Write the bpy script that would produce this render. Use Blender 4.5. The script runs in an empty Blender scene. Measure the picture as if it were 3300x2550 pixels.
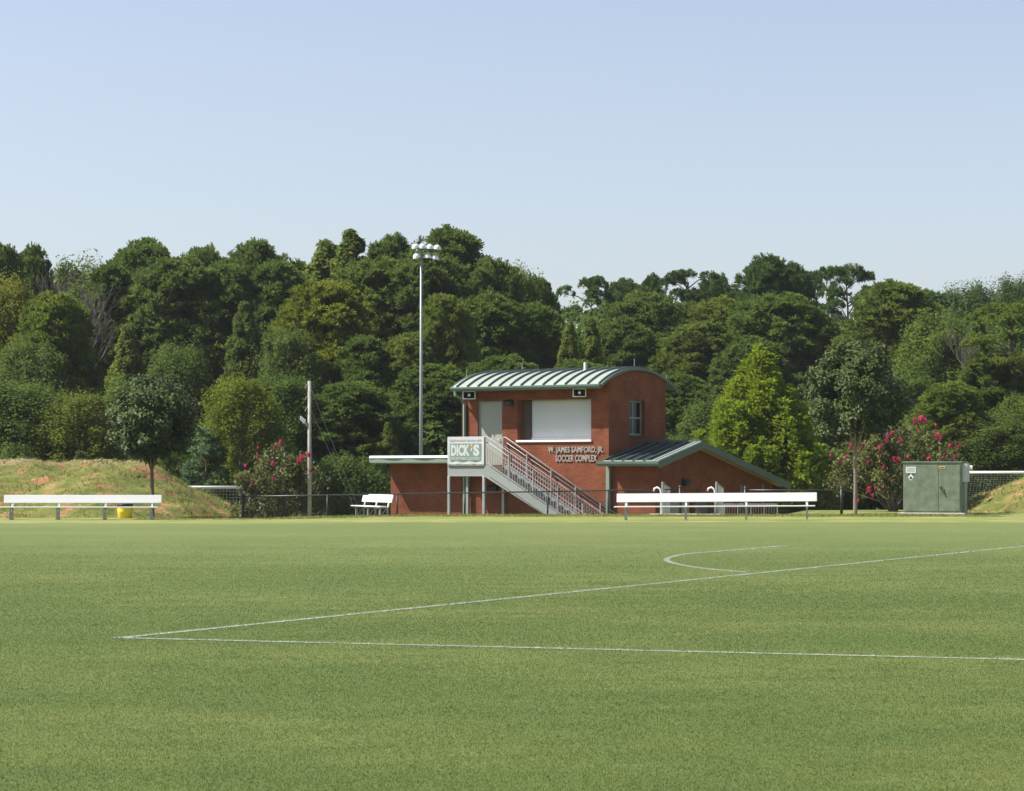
import bpy, math, random
import numpy as np
from mathutils import Vector, Matrix

R = math.radians
scene = bpy.context.scene
C = scene.collection

# ---------------------------------------------------------------- camera
F, HOR, CAMH = 7500.0, 1520.0, 1.55          # focal length / horizon row in photo pixels, camera height
cam_d = bpy.data.cameras.new('camera')
cam_d.sensor_fit = 'HORIZONTAL'
cam_d.sensor_width = 36.0
cam_d.lens = F / 3300.0 * 36.0
cam_d.shift_y = (HOR - 1275.0) / 3300.0
cam_d.clip_end = 2000.0
cam = bpy.data.objects.new('camera', cam_d)
cam.location = (0, 0, CAMH)
cam.rotation_euler = (R(90), 0, 0)
C.objects.link(cam)
scene.camera = cam

# ---------------------------------------------------------------- sky and sun
SUN_EL, SUN_PHI = R(50), R(88)
S = Vector((-math.sin(SUN_PHI) * math.cos(SUN_EL), -math.cos(SUN_PHI) * math.cos(SUN_EL), math.sin(SUN_EL)))
world = bpy.data.worlds.new('World')
scene.world = world
world.use_nodes = True
wn = world.node_tree
bg = wn.nodes['Background']
sky = wn.nodes.new('ShaderNodeTexSky')
sky.sky_type = 'NISHITA'
sky.sun_disc = False
sky.sun_elevation = SUN_EL
sky.sun_rotation = math.atan2(S.x, S.y)
sky.altitude = 200
sky.air_density = 1.1
sky.dust_density = 1.5
sky.ozone_density = 1.5
bg.inputs['Strength'].default_value = 0.080
whiten = wn.nodes.new('ShaderNodeHueSaturation')      # humid summer air: a paler blue all over
whiten.inputs['Saturation'].default_value = 0.70
wn.links.new(sky.outputs[0], whiten.inputs['Color'])
tint = wn.nodes.new('ShaderNodeMix'); tint.data_type = 'RGBA'; tint.blend_type = 'MULTIPLY'
tint.inputs['Factor'].default_value = 1.0; tint.inputs['B'].default_value = (0.985, 0.970, 1.03, 1)
wn.links.new(whiten.outputs[0], tint.inputs['A'])
wn.links.new(tint.outputs['Result'], bg.inputs[0])
sun_d = bpy.data.lights.new('sun', 'SUN')
sun_d.energy = 4.2
sun_d.angle = R(0.53)
sun_d.color = (1.0, 0.95, 0.86)
sun = bpy.data.objects.new('sun', sun_d)
sun.rotation_euler = S.to_track_quat('Z', 'Y').to_euler()
sun.location = (-60, 0, 80)
C.objects.link(sun)

# ---------------------------------------------------------------- exposure
scene.view_settings.view_transform = 'Standard'
scene.view_settings.look = 'None'
scene.view_settings.exposure = 1.0
scene.view_settings.gamma = 1.0
scene.view_settings.use_curve_mapping = False
scene.render.engine = 'CYCLES'
scene.cycles.use_denoising = True
scene.cycles.denoiser = 'OPENIMAGEDENOISE'
scene.cycles.max_bounces = 6
scene.cycles.transparent_max_bounces = 8

# ---------------------------------------------------------------- helpers
def ss(t):
    t = np.clip(t, 0, 1)
    return t * t * (3 - 2 * t)

def terrain(x, y):
    x = np.asarray(x, float); y = np.asarray(y, float)
    z = -0.10 * ss((-3 - x) / 6) * ss((y - 68) / 8)
    z = z - 1.42 * ss((y - 83.0) / 2.3) * (1 - ss((x - 9) / 4))
    z = z - 0.55 * ss((y - 83.5) / 55) * ss((x - 9) / 4)
    z = z + 7.0 * ss((y - 155) / 80)
    return z

def tz(x, y):
    return float(terrain(x, y))

def at(px, py, Y):
    return Vector(((px - 1650.0) / F * Y, Y, CAMH + (HOR - py) / F * Y))

def xa(px, Y):
    return (px - 1650.0) / F * Y

def za(py, Y):
    return CAMH + (HOR - py) / F * Y

def fast_mesh(name, v, f, uv=None):
    v = np.asarray(v, np.float32); f = np.asarray(f, np.int32)
    me = bpy.data.meshes.new(name)
    me.vertices.add(len(v)); me.vertices.foreach_set('co', v.ravel())
    n, k = f.shape
    me.loops.add(n * k); me.loops.foreach_set('vertex_index', f.ravel())
    me.polygons.add(n)
    me.polygons.foreach_set('loop_start', np.arange(0, n * k, k, dtype=np.int32))
    me.polygons.foreach_set('loop_total', np.full(n, k, dtype=np.int32))
    me.update(calc_edges=True)
    return me

class MB:
    """collects boxes, tubes and polygons, then builds them as one mesh object"""
    def __init__(s):
        s.v = []; s.f = []
    def poly(s, pts):
        b = len(s.v); s.v += [tuple(p) for p in pts]; s.f.append(list(range(b, b + len(pts)))); return s
    def box(s, x0, x1, y0, y1, z0, z1):
        b = len(s.v)
        s.v += [(x0, y0, z0), (x1, y0, z0), (x1, y1, z0), (x0, y1, z0), (x0, y0, z1), (x1, y0, z1), (x1, y1, z1), (x0, y1, z1)]
        s.f += [[b + i for i in q] for q in ((0, 3, 2, 1), (4, 5, 6, 7), (0, 1, 5, 4), (1, 2, 6, 5), (2, 3, 7, 6), (3, 0, 4, 7))]
        return s
    def hexa(s, p):
        b = len(s.v); s.v += [tuple(q) for q in p]
        s.f += [[b + i for i in q] for q in ((0, 3, 2, 1), (4, 5, 6, 7), (0, 1, 5, 4), (1, 2, 6, 5), (2, 3, 7, 6), (3, 0, 4, 7))]
        return s
    def prism(s, pts, a, bvec):
        """pts: closed outline of 3D points, extruded by vector"""
        n = len(pts); b = len(s.v)
        bv = Vector(bvec)
        s.v += [tuple(Vector(p)) for p in pts] + [tuple(Vector(p) + bv) for p in pts]
        s.f.append([b + i for i in range(n)][::-1]); s.f.append([b + n + i for i in range(n)])
        for i in range(n):
            j = (i + 1) % n
            s.f.append([b + i, b + j, b + n + j, b + n + i])
        return s
    def tube(s, pts, r, n=8, cap=True):
        pts = [Vector(p) for p in pts]
        rs = r if isinstance(r, (list, tuple)) else [r] * len(pts)
        base = len(s.v); prev = None
        for i, p in enumerate(pts):
            d = (pts[min(i + 1, len(pts) - 1)] - pts[max(i - 1, 0)]).normalized()
            if prev is None:
                a = d.orthogonal().normalized()
            else:
                a = (prev - d * prev.dot(d))
                a = a.normalized() if a.length > 1e-6 else d.orthogonal().normalized()
            prev = a
            c = d.cross(a)
            for k in range(n):
                t = 2 * math.pi * k / n
                s.v.append(tuple(p + (a * math.cos(t) + c * math.sin(t)) * rs[i]))
        for i in range(len(pts) - 1):
            for k in range(n):
                k2 = (k + 1) % n
                s.f.append([base + i * n + k, base + i * n + k2, base + (i + 1) * n + k2, base + (i + 1) * n + k])
        if cap:
            s.f.append([base + k for k in range(n)][::-1])
            e = base + (len(pts) - 1) * n
            s.f.append([e + k for k in range(n)])
        return s
    def lathe(s, prof, n=16, o=(0, 0, 0)):
        b = len(s.v)
        for r, z in prof:
            for k in range(n):
                t = 2 * math.pi * k / n
                s.v.append((o[0] + r * math.cos(t), o[1] + r * math.sin(t), o[2] + z))
        for i in range(len(prof) - 1):
            for k in range(n):
                k2 = (k + 1) % n
                s.f.append([b + i * n + k, b + i * n + k2, b + (i + 1) * n + k2, b + (i + 1) * n + k])
        return s
    def mesh(s, name):
        me = bpy.data.meshes.new(name)
        me.from_pydata(s.v, [], s.f)
        me.update()
        return me
    def build(s, name, m, parent=None, bevel=0, smooth=False):
        return put(name, s.mesh(name), m, parent, bevel, smooth)

def put(name, me, m, parent=None, bevel=0, smooth=False):
    o = bpy.data.objects.new(name, me)
    C.objects.link(o)
    if m and not me.materials:
        me.materials.append(m)
    if parent:
        o.parent = parent
    if bevel:
        b = o.modifiers.new('bevel', 'BEVEL'); b.width = bevel; b.segments = 2; b.limit_method = 'ANGLE'
    if smooth:
        me.polygons.foreach_set('use_smooth', [True] * len(me.polygons))
    return o

def empty(name, loc=(0, 0, 0), rz=0.0):
    o = bpy.data.objects.new(name, None)
    o.location = loc; o.rotation_euler = (0, 0, rz)
    o.empty_display_size = 0.2
    C.objects.link(o)
    return o

def tag(o, label, cat, group=None):
    o['label'] = label; o['category'] = cat
    if group: o['group'] = group
    return o

def struct(o):
    o['kind'] = 'structure'; return o

def stuff(o, label=None, cat=None):
    o['kind'] = 'stuff'
    if label: o['label'] = label; o['category'] = cat
    return o

# ---------------------------------------------------------------- materials
def nodes_of(m):
    return m.node_tree.nodes, m.node_tree.links

def mat(name, col, rough=0.6, metal=0.0, noise=0.0, nscale=8.0, bump=0.0, bscale=40.0, spec=0.4, dirt=None, dirt_amt=0.3):
    m = bpy.data.materials.new(name); m.use_nodes = True
    n, l = nodes_of(m)
    b = n['Principled BSDF']
    b.inputs['Base Color'].default_value = (*col, 1)
    b.inputs['Roughness'].default_value = rough
    b.inputs['Metallic'].default_value = metal
    b.inputs['Specular IOR Level'].default_value = spec
    tc = n.new('ShaderNodeTexCoord')
    if noise or dirt:
        t = n.new('ShaderNodeTexNoise'); t.inputs['Scale'].default_value = nscale; t.inputs['Detail'].default_value = 5
        l.new(tc.outputs['Object'], t.inputs['Vector'])
        mx = n.new('ShaderNodeMix'); mx.data_type = 'RGBA'
        d = dirt if dirt else tuple(c * 0.5 for c in col)
        mx.inputs['A'].default_value = (*col, 1); mx.inputs['B'].default_value = (*d, 1)
        mr = n.new('ShaderNodeMapRange'); mr.inputs['From Min'].default_value = 0.38; mr.inputs['From Max'].default_value = 0.72
        mr.inputs['To Max'].default_value = noise if noise else dirt_amt
        l.new(t.outputs['Fac'], mr.inputs['Value']); l.new(mr.outputs[0], mx.inputs['Factor'])
        l.new(mx.outputs['Result'], b.inputs['Base Color'])
    if bump:
        t2 = n.new('ShaderNodeTexNoise'); t2.inputs['Scale'].default_value = bscale
        l.new(tc.outputs['Object'], t2.inputs['Vector'])
        bp = n.new('ShaderNodeBump'); bp.inputs['Strength'].default_value = bump; bp.inputs['Distance'].default_value = 0.02
        l.new(t2.outputs['Fac'], bp.inputs['Height']); l.new(bp.outputs[0], b.inputs['Normal'])
    return m

def brick_mat(name, axis):
    """running bond of small red bricks; axis = local axis that runs along the wall"""
    m = bpy.data.materials.new(name); m.use_nodes = True
    n, l = nodes_of(m); b = n['Principled BSDF']
    b.inputs['Roughness'].default_value = 0.85; b.inputs['Specular IOR Level'].default_value = 0.2
    tc = n.new('ShaderNodeTexCoord'); sp = n.new('ShaderNodeSeparateXYZ'); cb = n.new('ShaderNodeCombineXYZ')
    l.new(tc.outputs['Object'], sp.inputs[0]); l.new(sp.outputs[2], cb.inputs[1])
    sn = n.new('ShaderNodeSeparateXYZ'); l.new(tc.outputs['Normal'], sn.inputs[0])
    ab = n.new('ShaderNodeMath'); ab.operation = 'ABSOLUTE'; l.new(sn.outputs[0], ab.inputs[0])
    gt = n.new('ShaderNodeMath'); gt.operation = 'GREATER_THAN'; gt.inputs[1].default_value = 0.6; l.new(ab.outputs[0], gt.inputs[0])
    mxa = n.new('ShaderNodeMix'); l.new(gt.outputs[0], mxa.inputs['Factor']); l.new(sp.outputs[0], mxa.inputs['A']); l.new(sp.outputs[1], mxa.inputs['B'])
    l.new(mxa.outputs['Result'], cb.inputs[0])
    br = n.new('ShaderNodeTexBrick')
    br.inputs['Color1'].default_value = (0.222, 0.062, 0.026, 1)
    br.inputs['Color2'].default_value = (0.168, 0.047, 0.021, 1)
    br.inputs['Mortar'].default_value = (0.21, 0.105, 0.066, 1)
    br.inputs['Scale'].default_value = 1.0
    br.inputs['Mortar Size'].default_value = 0.006
    br.inputs['Brick Width'].default_value = 0.21
    br.inputs['Row Height'].default_value = 0.075
    l.new(cb.outputs[0], br.inputs['Vector'])
    ns = n.new('ShaderNodeTexNoise'); ns.inputs['Scale'].default_value = 1.3; ns.inputs['Detail'].default_value = 6
    l.new(tc.outputs['Object'], ns.inputs['Vector'])
    mr = n.new('ShaderNodeMapRange'); mr.inputs['From Min'].default_value = 0.3; mr.inputs['From Max'].default_value = 0.7
    mr.inputs['To Min'].default_value = 0.74; mr.inputs['To Max'].default_value = 1.2
    l.new(ns.outputs['Fac'], mr.inputs['Value'])
    hs = n.new('ShaderNodeHueSaturation'); l.new(mr.outputs[0], hs.inputs['Value']); l.new(br.outputs['Color'], hs.inputs['Color'])
    l.new(hs.outputs[0], b.inputs['Base Color'])
    bp = n.new('ShaderNodeBump'); bp.inputs['Strength'].default_value = 0.6; bp.inputs['Distance'].default_value = 0.01
    iv = n.new('ShaderNodeMath'); iv.operation = 'SUBTRACT'; iv.inputs[0].default_value = 1.0
    l.new(br.outputs['Fac'], iv.inputs[1]); l.new(iv.outputs[0], bp.inputs['Height']); l.new(bp.outputs[0], b.inputs['Normal'])
    return m

def soften(n, l, g, up, keep, shaders):
    """leaves and blades are curved: lean each flat face's normal upwards"""
    sc = n.new('ShaderNodeVectorMath'); sc.operation = 'MULTIPLY_ADD'
    sc.inputs[1].default_value = (keep,) * 3; sc.inputs[2].default_value = (0, 0, up[2])
    l.new(g.outputs['Normal'], sc.inputs[0])
    nm = n.new('ShaderNodeVectorMath'); nm.operation = 'NORMALIZE'; l.new(sc.outputs[0], nm.inputs[0])
    for s_ in shaders: l.new(nm.outputs[0], s_.inputs['Normal'])

def leaf_mat(name, dark, light, rough=0.55, trans=0.3, spec=0.35):
    """leaves: each leaf its own tone, each tree its own tint (object colour)"""
    m = bpy.data.materials.new(name); m.use_nodes = True
    n, l = nodes_of(m); b = n['Principled BSDF']; out = n['Material Output']
    g = n.new('ShaderNodeNewGeometry'); oi = n.new('ShaderNodeObjectInfo')
    tc = n.new('ShaderNodeTexCoord')
    ns = n.new('ShaderNodeTexNoise'); ns.inputs['Scale'].default_value = 0.55; ns.inputs['Detail'].default_value = 2
    l.new(tc.outputs['Object'], ns.inputs['Vector'])
    ad = n.new('ShaderNodeMath'); ad.operation = 'MULTIPLY_ADD'; ad.inputs[1].default_value = 0.55
    mr = n.new('ShaderNodeMapRange'); mr.inputs['From Min'].default_value = 0.32; mr.inputs['From Max'].default_value = 0.68; mr.inputs['To Max'].default_value = 0.5
    l.new(ns.outputs['Fac'], mr.inputs['Value'])
    l.new(g.outputs['Random Per Island'], ad.inputs[0]); l.new(mr.outputs[0], ad.inputs[2])
    mx = n.new('ShaderNodeMix'); mx.data_type = 'RGBA'
    mx.inputs['A'].default_value = (*dark, 1); mx.inputs['B'].default_value = (*light, 1)
    l.new(ad.outputs[0], mx.inputs['Factor'])
    mt = n.new('ShaderNodeMix'); mt.data_type = 'RGBA'; mt.blend_type = 'MULTIPLY'; mt.inputs['Factor'].default_value = 1
    l.new(mx.outputs['Result'], mt.inputs['A']); l.new(oi.outputs['Color'], mt.inputs['B'])
    l.new(mt.outputs['Result'], b.inputs['Base Color'])
    b.inputs['Roughness'].default_value = rough; b.inputs['Specular IOR Level'].default_value = spec
    tr = n.new('ShaderNodeBsdfTranslucent'); l.new(mt.outputs['Result'], tr.inputs['Color'])
    soften(n, l, g, (0, 0, 0.6), 0.6, (b,))
    ms = n.new('ShaderNodeMixShader'); ms.inputs[0].default_value = trans
    l.new(b.outputs[0], ms.inputs[1]); l.new(tr.outputs[0], ms.inputs[2]); l.new(ms.outputs[0], out.inputs['Surface'])
    return m

def turf_mat(name, blades):
    """mown bermuda turf: dry streaks, greener patches, far turf paled for grazing light, longer brighter grass past the pitch"""
    m = bpy.data.materials.new(name); m.use_nodes = True
    n, l = nodes_of(m); b = n['Principled BSDF']; out = n['Material Output']
    g = n.new('ShaderNodeNewGeometry')
    def mapped(scale, rot=0.0):
        mp = n.new('ShaderNodeMapping'); mp.inputs['Scale'].default_value = scale; mp.inputs['Rotation'].default_value = (0, 0, rot)
        l.new(g.outputs['Position'], mp.inputs['Vector']); return mp.outputs[0]
    def noise(vec, sc, det=4, rough=0.55):
        t = n.new('ShaderNodeTexNoise'); t.inputs['Scale'].default_value = sc; t.inputs['Detail'].default_value = det
        t.inputs['Roughness'].default_value = rough
        l.new(vec, t.inputs['Vector']); return t.outputs['Fac']
    def ramp(v, a, c, lo=0.0, hi=1.0):
        r = n.new('ShaderNodeMapRange'); r.interpolation_type = 'SMOOTHSTEP'
        r.inputs['From Min'].default_value = a; r.inputs['From Max'].default_value = c
        r.inputs['To Min'].default_value = lo; r.inputs['To Max'].default_value = hi
        l.new(v, r.inputs['Value']); return r.outputs[0]
    def mix(fac, a, c):
        x = n.new('ShaderNodeMix'); x.data_type = 'RGBA'
        l.new(fac, x.inputs['Factor'])
        for s_, v_ in (('A', a), ('B', c)):
            if isinstance(v_, tuple): x.inputs[s_].default_value = (*v_, 1)
            else: l.new(v_, x.inputs[s_])
        return x.outputs['Result']
    patch = ramp(noise(mapped((0.14, 0.20, 1), R(8)), 1.0, 5, 0.6), 0.36, 0.66)
    col = mix(patch, (0.078, 0.114, 0.020), (0.132, 0.158, 0.038))
    mid = ramp(noise(mapped((0.8, 1.3, 1), R(-6)), 1.0, 6, 0.65), 0.40, 0.66, 0, 0.70)
    col = mix(mid, col, (0.066, 0.102, 0.020))
    dry = ramp(noise(mapped((0.16, 0.45, 1), R(16)), 1.0, 7, 0.72), 0.56, 0.82, 0, 0.60)
    col = mix(dry, col, (0.300, 0.255, 0.120))
    fine = ramp(noise(mapped((3.0, 9.0, 1)), 1.0, 5, 0.75), 0.36, 0.66, 0.0, 0.38)
    col = mix(fine, col, (0.060, 0.092, 0.020))
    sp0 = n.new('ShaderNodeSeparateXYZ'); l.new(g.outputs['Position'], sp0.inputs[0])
    far_pale = n.new('ShaderNodeMath'); far_pale.operation = 'MULTIPLY_ADD'; far_pale.inputs[1].default_value = 18.0
    l.new(noise(mapped((0.06, 0.09, 1), R(20)), 1.0, 4), far_pale.inputs[0]); l.new(sp0.outputs[1], far_pale.inputs[2])
    col = mix(ramp(far_pale.outputs[0], 34, 76, 0, 0.40), col, (0.160, 0.182, 0.056))   # far turf paled in colour to stand in for grazing-angle brightening
    # longer, yellower grass beyond the mown pitch
    sp = n.new('ShaderNodeSeparateXYZ'); l.new(g.outputs['Position'], sp.inputs[0])
    edge = n.new('ShaderNodeMath'); edge.operation = 'MULTIPLY_ADD'; edge.inputs[1].default_value = 2.2
    l.new(noise(mapped((0.35, 0.35, 1)), 1.0, 3), edge.inputs[0]); l.new(sp.outputs[1], edge.inputs[2])
    rim = ramp(edge.outputs[0], 71.6, 72.6)
    rimcol = mix(ramp(noise(mapped((0.6, 0.5, 1)), 1.0, 4), 0.4, 0.62), (0.150, 0.190, 0.038), (0.250, 0.236, 0.078))
    back = ramp(sp.outputs[1], 95, 105)
    rimcol = mix(back, rimcol, (0.115, 0.160, 0.045))
    col = mix(rim, col, rimcol)
    if blades:
        a = n.new('ShaderNodeMapRange'); a.inputs['To Min'].default_value = 0.92; a.inputs['To Max'].default_value = 1.20
        l.new(g.outputs['Random Per Island'], a.inputs['Value'])
        hs = n.new('ShaderNodeHueSaturation'); l.new(a.outputs[0], hs.inputs['Value']); l.new(col, hs.inputs['Color'])
        pw = n.new('ShaderNodeMath'); pw.operation = 'GREATER_THAN'; pw.inputs[1].default_value = 0.93
        l.new(g.outputs['Random Per Island'], pw.inputs[0])
        sc = n.new('ShaderNodeMath'); sc.operation = 'MULTIPLY'; sc.inputs[1].default_value = 0.35; l.new(pw.outputs[0], sc.inputs[0])
        colf = mix(sc.outputs[0], hs.outputs[0], (0.36, 0.31, 0.15))
    else:
        colf = col
        bp = n.new('ShaderNodeBump'); bp.inputs['Strength'].default_value = 0.3; bp.inputs['Distance'].default_value = 0.02
        l.new(noise(mapped((26, 26, 26)), 1.0, 4, 0.8), bp.inputs['Height']); l.new(bp.outputs[0], b.inputs['Normal'])
    l.new(colf, b.inputs['Base Color'])
    b.inputs['Roughness'].default_value = 0.75; b.inputs['Specular IOR Level'].default_value = 0.12
    b.inputs['Sheen Weight'].default_value = 0.15; b.inputs['Sheen Roughness'].default_value = 0.4; b.inputs['Sheen Tint'].default_value = (0.75, 0.85, 0.45, 1)
    if blades:
        tr = n.new('ShaderNodeBsdfTranslucent'); l.new(colf, tr.inputs['Color'])
        soften(n, l, g, (0, 0, 0.9), 0.35, (b,))
        ms = n.new('ShaderNodeMixShader'); ms.inputs[0].default_value = 0.45
        l.new(b.outputs[0], ms.inputs[1]); l.new(tr.outputs[0], ms.inputs[2]); l.new(ms.outputs[0], out.inputs['Surface'])
    return m

def mound_mat(name):
    m = bpy.data.materials.new(name); m.use_nodes = True
    n, l = nodes_of(m); b = n['Principled BSDF']
    g = n.new('ShaderNodeNewGeometry')
    def noise(sc, det, rough=0.6, vs=(1, 1, 1)):
        mp = n.new('ShaderNodeMapping'); mp.inputs['Scale'].default_value = vs
        l.new(g.outputs['Position'], mp.inputs['Vector'])
        t = n.new('ShaderNodeTexNoise'); t.inputs['Scale'].default_value = sc; t.inputs['Detail'].default_value = det; t.inputs['Roughness'].default_value = rough
        l.new(mp.outputs[0], t.inputs['Vector']); return t.outputs['Fac']
    def ramp(v, a, c, hi=1.0):
        r = n.new('ShaderNodeMapRange'); r.inputs['From Min'].default_value = a; r.inputs['From Max'].default_value = c; r.inputs['To Max'].default_value = hi
        l.new(v, r.inputs['Value']); return r.outputs[0]
    def mix(fac, a, c):
        x = n.new('ShaderNodeMix'); x.data_type = 'RGBA'; l.new(fac, x.inputs['Factor'])
        for s_, v_ in (('A', a), ('B', c)):
            if isinstance(v_, tuple): x.inputs[s_].default_value = (*v_, 1)
            else: l.new(v_, x.inputs[s_])
        return x.outputs['Result']
    grass = mix(ramp(noise(1.4, 5), 0.35, 0.65), (0.090, 0.118, 0.026), (0.185, 0.180, 0.055))
    clay = mix(ramp(noise(3.0, 5), 0.35, 0.65), (0.29, 0.125, 0.060), (0.37, 0.205, 0.115))
    col = mix(ramp(noise(0.75, 7, 0.78, (1, 1, 1.6)), 0.520, 0.600), grass, clay)
    sp = n.new('ShaderNodeSeparateXYZ'); l.new(g.outputs['Position'], sp.inputs[0])
    ad = n.new('ShaderNodeMath'); ad.operation = 'MULTIPLY_ADD'; ad.inputs[1].default_value = 0.9
    l.new(noise(0.9, 4), ad.inputs[0]); l.new(sp.outputs[2], ad.inputs[2])
    col = mix(ramp(ad.outputs[0], 2.22, 2.42, 0.45), col, (0.36, 0.27, 0.19))     # trodden crown
    l.new(col, b.inputs['Base Color'])
    b.inputs['Roughness'].default_value = 0.9; b.inputs['Specular IOR Level'].default_value = 0.1
    bp = n.new('ShaderNodeBump'); bp.inputs['Strength'].default_value = 0.9; bp.inputs['Distance'].default_value = 0.08
    l.new(noise(6, 6, 0.7), bp.inputs['Height']); l.new(bp.outputs[0], b.inputs['Normal'])
    return m

M = {}
M['brick_x'] = brick_mat('brick_front', 0)
M['brick_y'] = M['brick_x']
M['roof_green'] = mat('standing_seam_green', (0.33, 0.38, 0.325), 0.5, 0.05, noise=0.25, nscale=1.5, spec=0.5)
M['seam'] = mat('seam_green', (0.08, 0.115, 0.10), 0.5, 0.1)
M['trim_green'] = mat('trim_green', (0.085, 0.130, 0.105), 0.5, 0.0, noise=0.25, nscale=3)
M['roof_dark'] = mat('roof_dark_green', (0.013, 0.021, 0.022), 0.6, 0.0, noise=0.3, nscale=2)
M['pipe_green'] = mat('downspout_green', (0.19, 0.26, 0.215), 0.5)
M['soffit'] = mat('soffit_tan', (0.50, 0.36, 0.20), 0.8)
M['white_flash'] = mat('white_flashing', (0.78, 0.78, 0.74), 0.5)
M['door'] = mat('door_grey', (0.33, 0.34, 0.29), 0.6, noise=0.15, nscale=2)
M['shutter'] = mat('shutter_white', (0.58, 0.60, 0.61), 0.5, noise=0.08, nscale=1.5)
M['jamb'] = mat('jamb_brown', (0.075, 0.05, 0.04), 0.8)
M['sill'] = mat('sill_white', (0.78, 0.77, 0.73), 0.6)
M['glass'] = mat('dark_glass', (0.008, 0.011, 0.013), 0.12, spec=0.3)
M['frame'] = mat('window_frame', (0.24, 0.28, 0.28), 0.5)
M['dark'] = mat('lamp_dark', (0.02, 0.022, 0.03), 0.5)
M['galv'] = mat('galvanised', (0.40, 0.43, 0.44), 0.5, 0.45, noise=0.35, nscale=4)
M['galv_dull'] = mat('stringer_paint', (0.27, 0.295, 0.29), 0.6, 0.1, noise=0.3, nscale=3, dirt=(0.25, 0.24, 0.2))  # duller, less metallic steel for landing, stringers and gate posts
M['rail'] = mat('rail_pipe', (0.36, 0.34, 0.34), 0.5, 0.3, noise=0.35, nscale=6)
M['letters'] = mat('metal_letters', (0.36, 0.335, 0.31), 0.5, 0.2)
M['banner'] = mat('banner_white', (0.50, 0.52, 0.52), 0.6, noise=0.12, nscale=3)
M['banner_green'] = mat('banner_green', (0.165, 0.255, 0.21), 0.6, noise=0.2, nscale=4)
M['banner_orange'] = mat('banner_orange', (0.75, 0.38, 0.12), 0.6)
M['banner_blue'] = mat('banner_blue', (0.30, 0.36, 0.52), 0.6)
M['banner_red'] = mat('banner_red', (0.62, 0.30, 0.28), 0.6)
M['horn'] = mat('horn_white', (0.75, 0.75, 0.76), 0.5)
M['horn_in'] = mat('horn_inside', (0.03, 0.035, 0.05), 0.5)
M['bench'] = mat('bench_white', (0.74, 0.74, 0.73), 0.45, noise=0.06, nscale=2)
M['bench_leg'] = mat('bench_leg_grey', (0.34, 0.35, 0.33), 0.5, 0.3, noise=0.3, nscale=8)
M['black'] = mat('black_vinyl', (0.016, 0.018, 0.018), 0.45)
M['rail_black'] = mat('rail_black', (0.055, 0.055, 0.058), 0.35, 0.2)
M['cloth'] = mat('windscreen_black', (0.012, 0.014, 0.017), 0.9)
M['box_green'] = mat('cabinet_green', (0.180, 0.220, 0.155), 0.65, noise=0.75, nscale=3.5, dirt=(0.085, 0.105, 0.075), bump=0.15, bscale=30)
M['concrete'] = mat('concrete', (0.48, 0.45, 0.38), 0.85, noise=0.3, nscale=5)
M['grey_box'] = mat('meter_grey', (0.42, 0.44, 0.45), 0.5, 0.1)
M['yellow'] = mat('bin_yellow', (0.72, 0.56, 0.04), 0.45, noise=0.15, nscale=4)
M['bag'] = mat('bag_black', (0.02, 0.02, 0.022), 0.4)
M['goal'] = mat('goal_white', (0.80, 0.80, 0.80), 0.4)
M['net'] = mat('net_grey', (0.40, 0.42, 0.41), 0.8)
M['pole_grey'] = mat('pole_steel', (0.34, 0.37, 0.37), 0.5, 0.2, noise=0.2, nscale=2)
M['pole_wood'] = mat('pole_concrete', (0.38, 0.37, 0.34), 0.85, noise=0.5, nscale=6)
M['lamp'] = mat('lamp_shell', (0.72, 0.73, 0.75), 0.4, 0.1)
M['lens'] = mat('lamp_lens', (0.15, 0.16, 0.17), 0.2)
M['bark'] = mat('bark_grey', (0.125, 0.098, 0.075), 0.9, noise=0.5, nscale=9, bump=0.6, bscale=25)
M['bark_pale'] = mat('bark_pale', (0.24, 0.20, 0.165), 0.9, noise=0.4, nscale=9, bump=0.5, bscale=25)
M['bark_dead'] = mat('bark_dead', (0.125, 0.105, 0.095), 0.9, noise=0.4, nscale=5)
M['wire'] = mat('wire', (0.10, 0.10, 0.10), 0.5)
M['label_white'] = mat('label_white', (0.66, 0.68, 0.66), 0.6)
M['label_yellow'] = mat('label_yellow', (0.62, 0.50, 0.05), 0.6)
M['label_dark'] = mat('label_dark', (0.03, 0.05, 0.04), 0.6)
M['rust'] = mat('rust_marks', (0.055, 0.06, 0.05), 0.8)
M['pine'] = leaf_mat('pine_needles', (0.060, 0.102, 0.020), (0.166, 0.220, 0.045), 0.85, 0.5, spec=0.1)
M['broad'] = leaf_mat('broad_leaves', (0.058, 0.100, 0.018), (0.164, 0.218, 0.044), 0.75, 0.5, spec=0.15)
M['cedar'] = leaf_mat('cedar_sprays', (0.060, 0.095, 0.045), (0.150, 0.200, 0.100), 0.85, 0.3, spec=0.1)
M['cypress'] = leaf_mat('cypress_sprays', (0.115, 0.178, 0.011), (0.300, 0.385, 0.028), 0.8, 0.5, spec=0.1)
M['magnolia'] = leaf_mat('magnolia_leaves', (0.024, 0.048, 0.011), (0.120, 0.158, 0.044), 0.5, 0.2, spec=0.22)
M['crape'] = leaf_mat('crape_leaves', (0.050, 0.072, 0.016), (0.165, 0.170, 0.050), 0.5, 0.35)
M['flower'] = leaf_mat('crape_flowers', (0.40, 0.016, 0.075), (0.60, 0.060, 0.165), 0.7, 0.4)
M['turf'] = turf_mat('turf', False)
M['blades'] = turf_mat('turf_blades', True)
M['mound'] = mound_mat('mound_soil')
M['paint'] = mat('line_paint', (0.40, 0.44, 0.36), 0.85, noise=0.55, nscale=2.5, dirt=(0.26, 0.31, 0.17))

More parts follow.
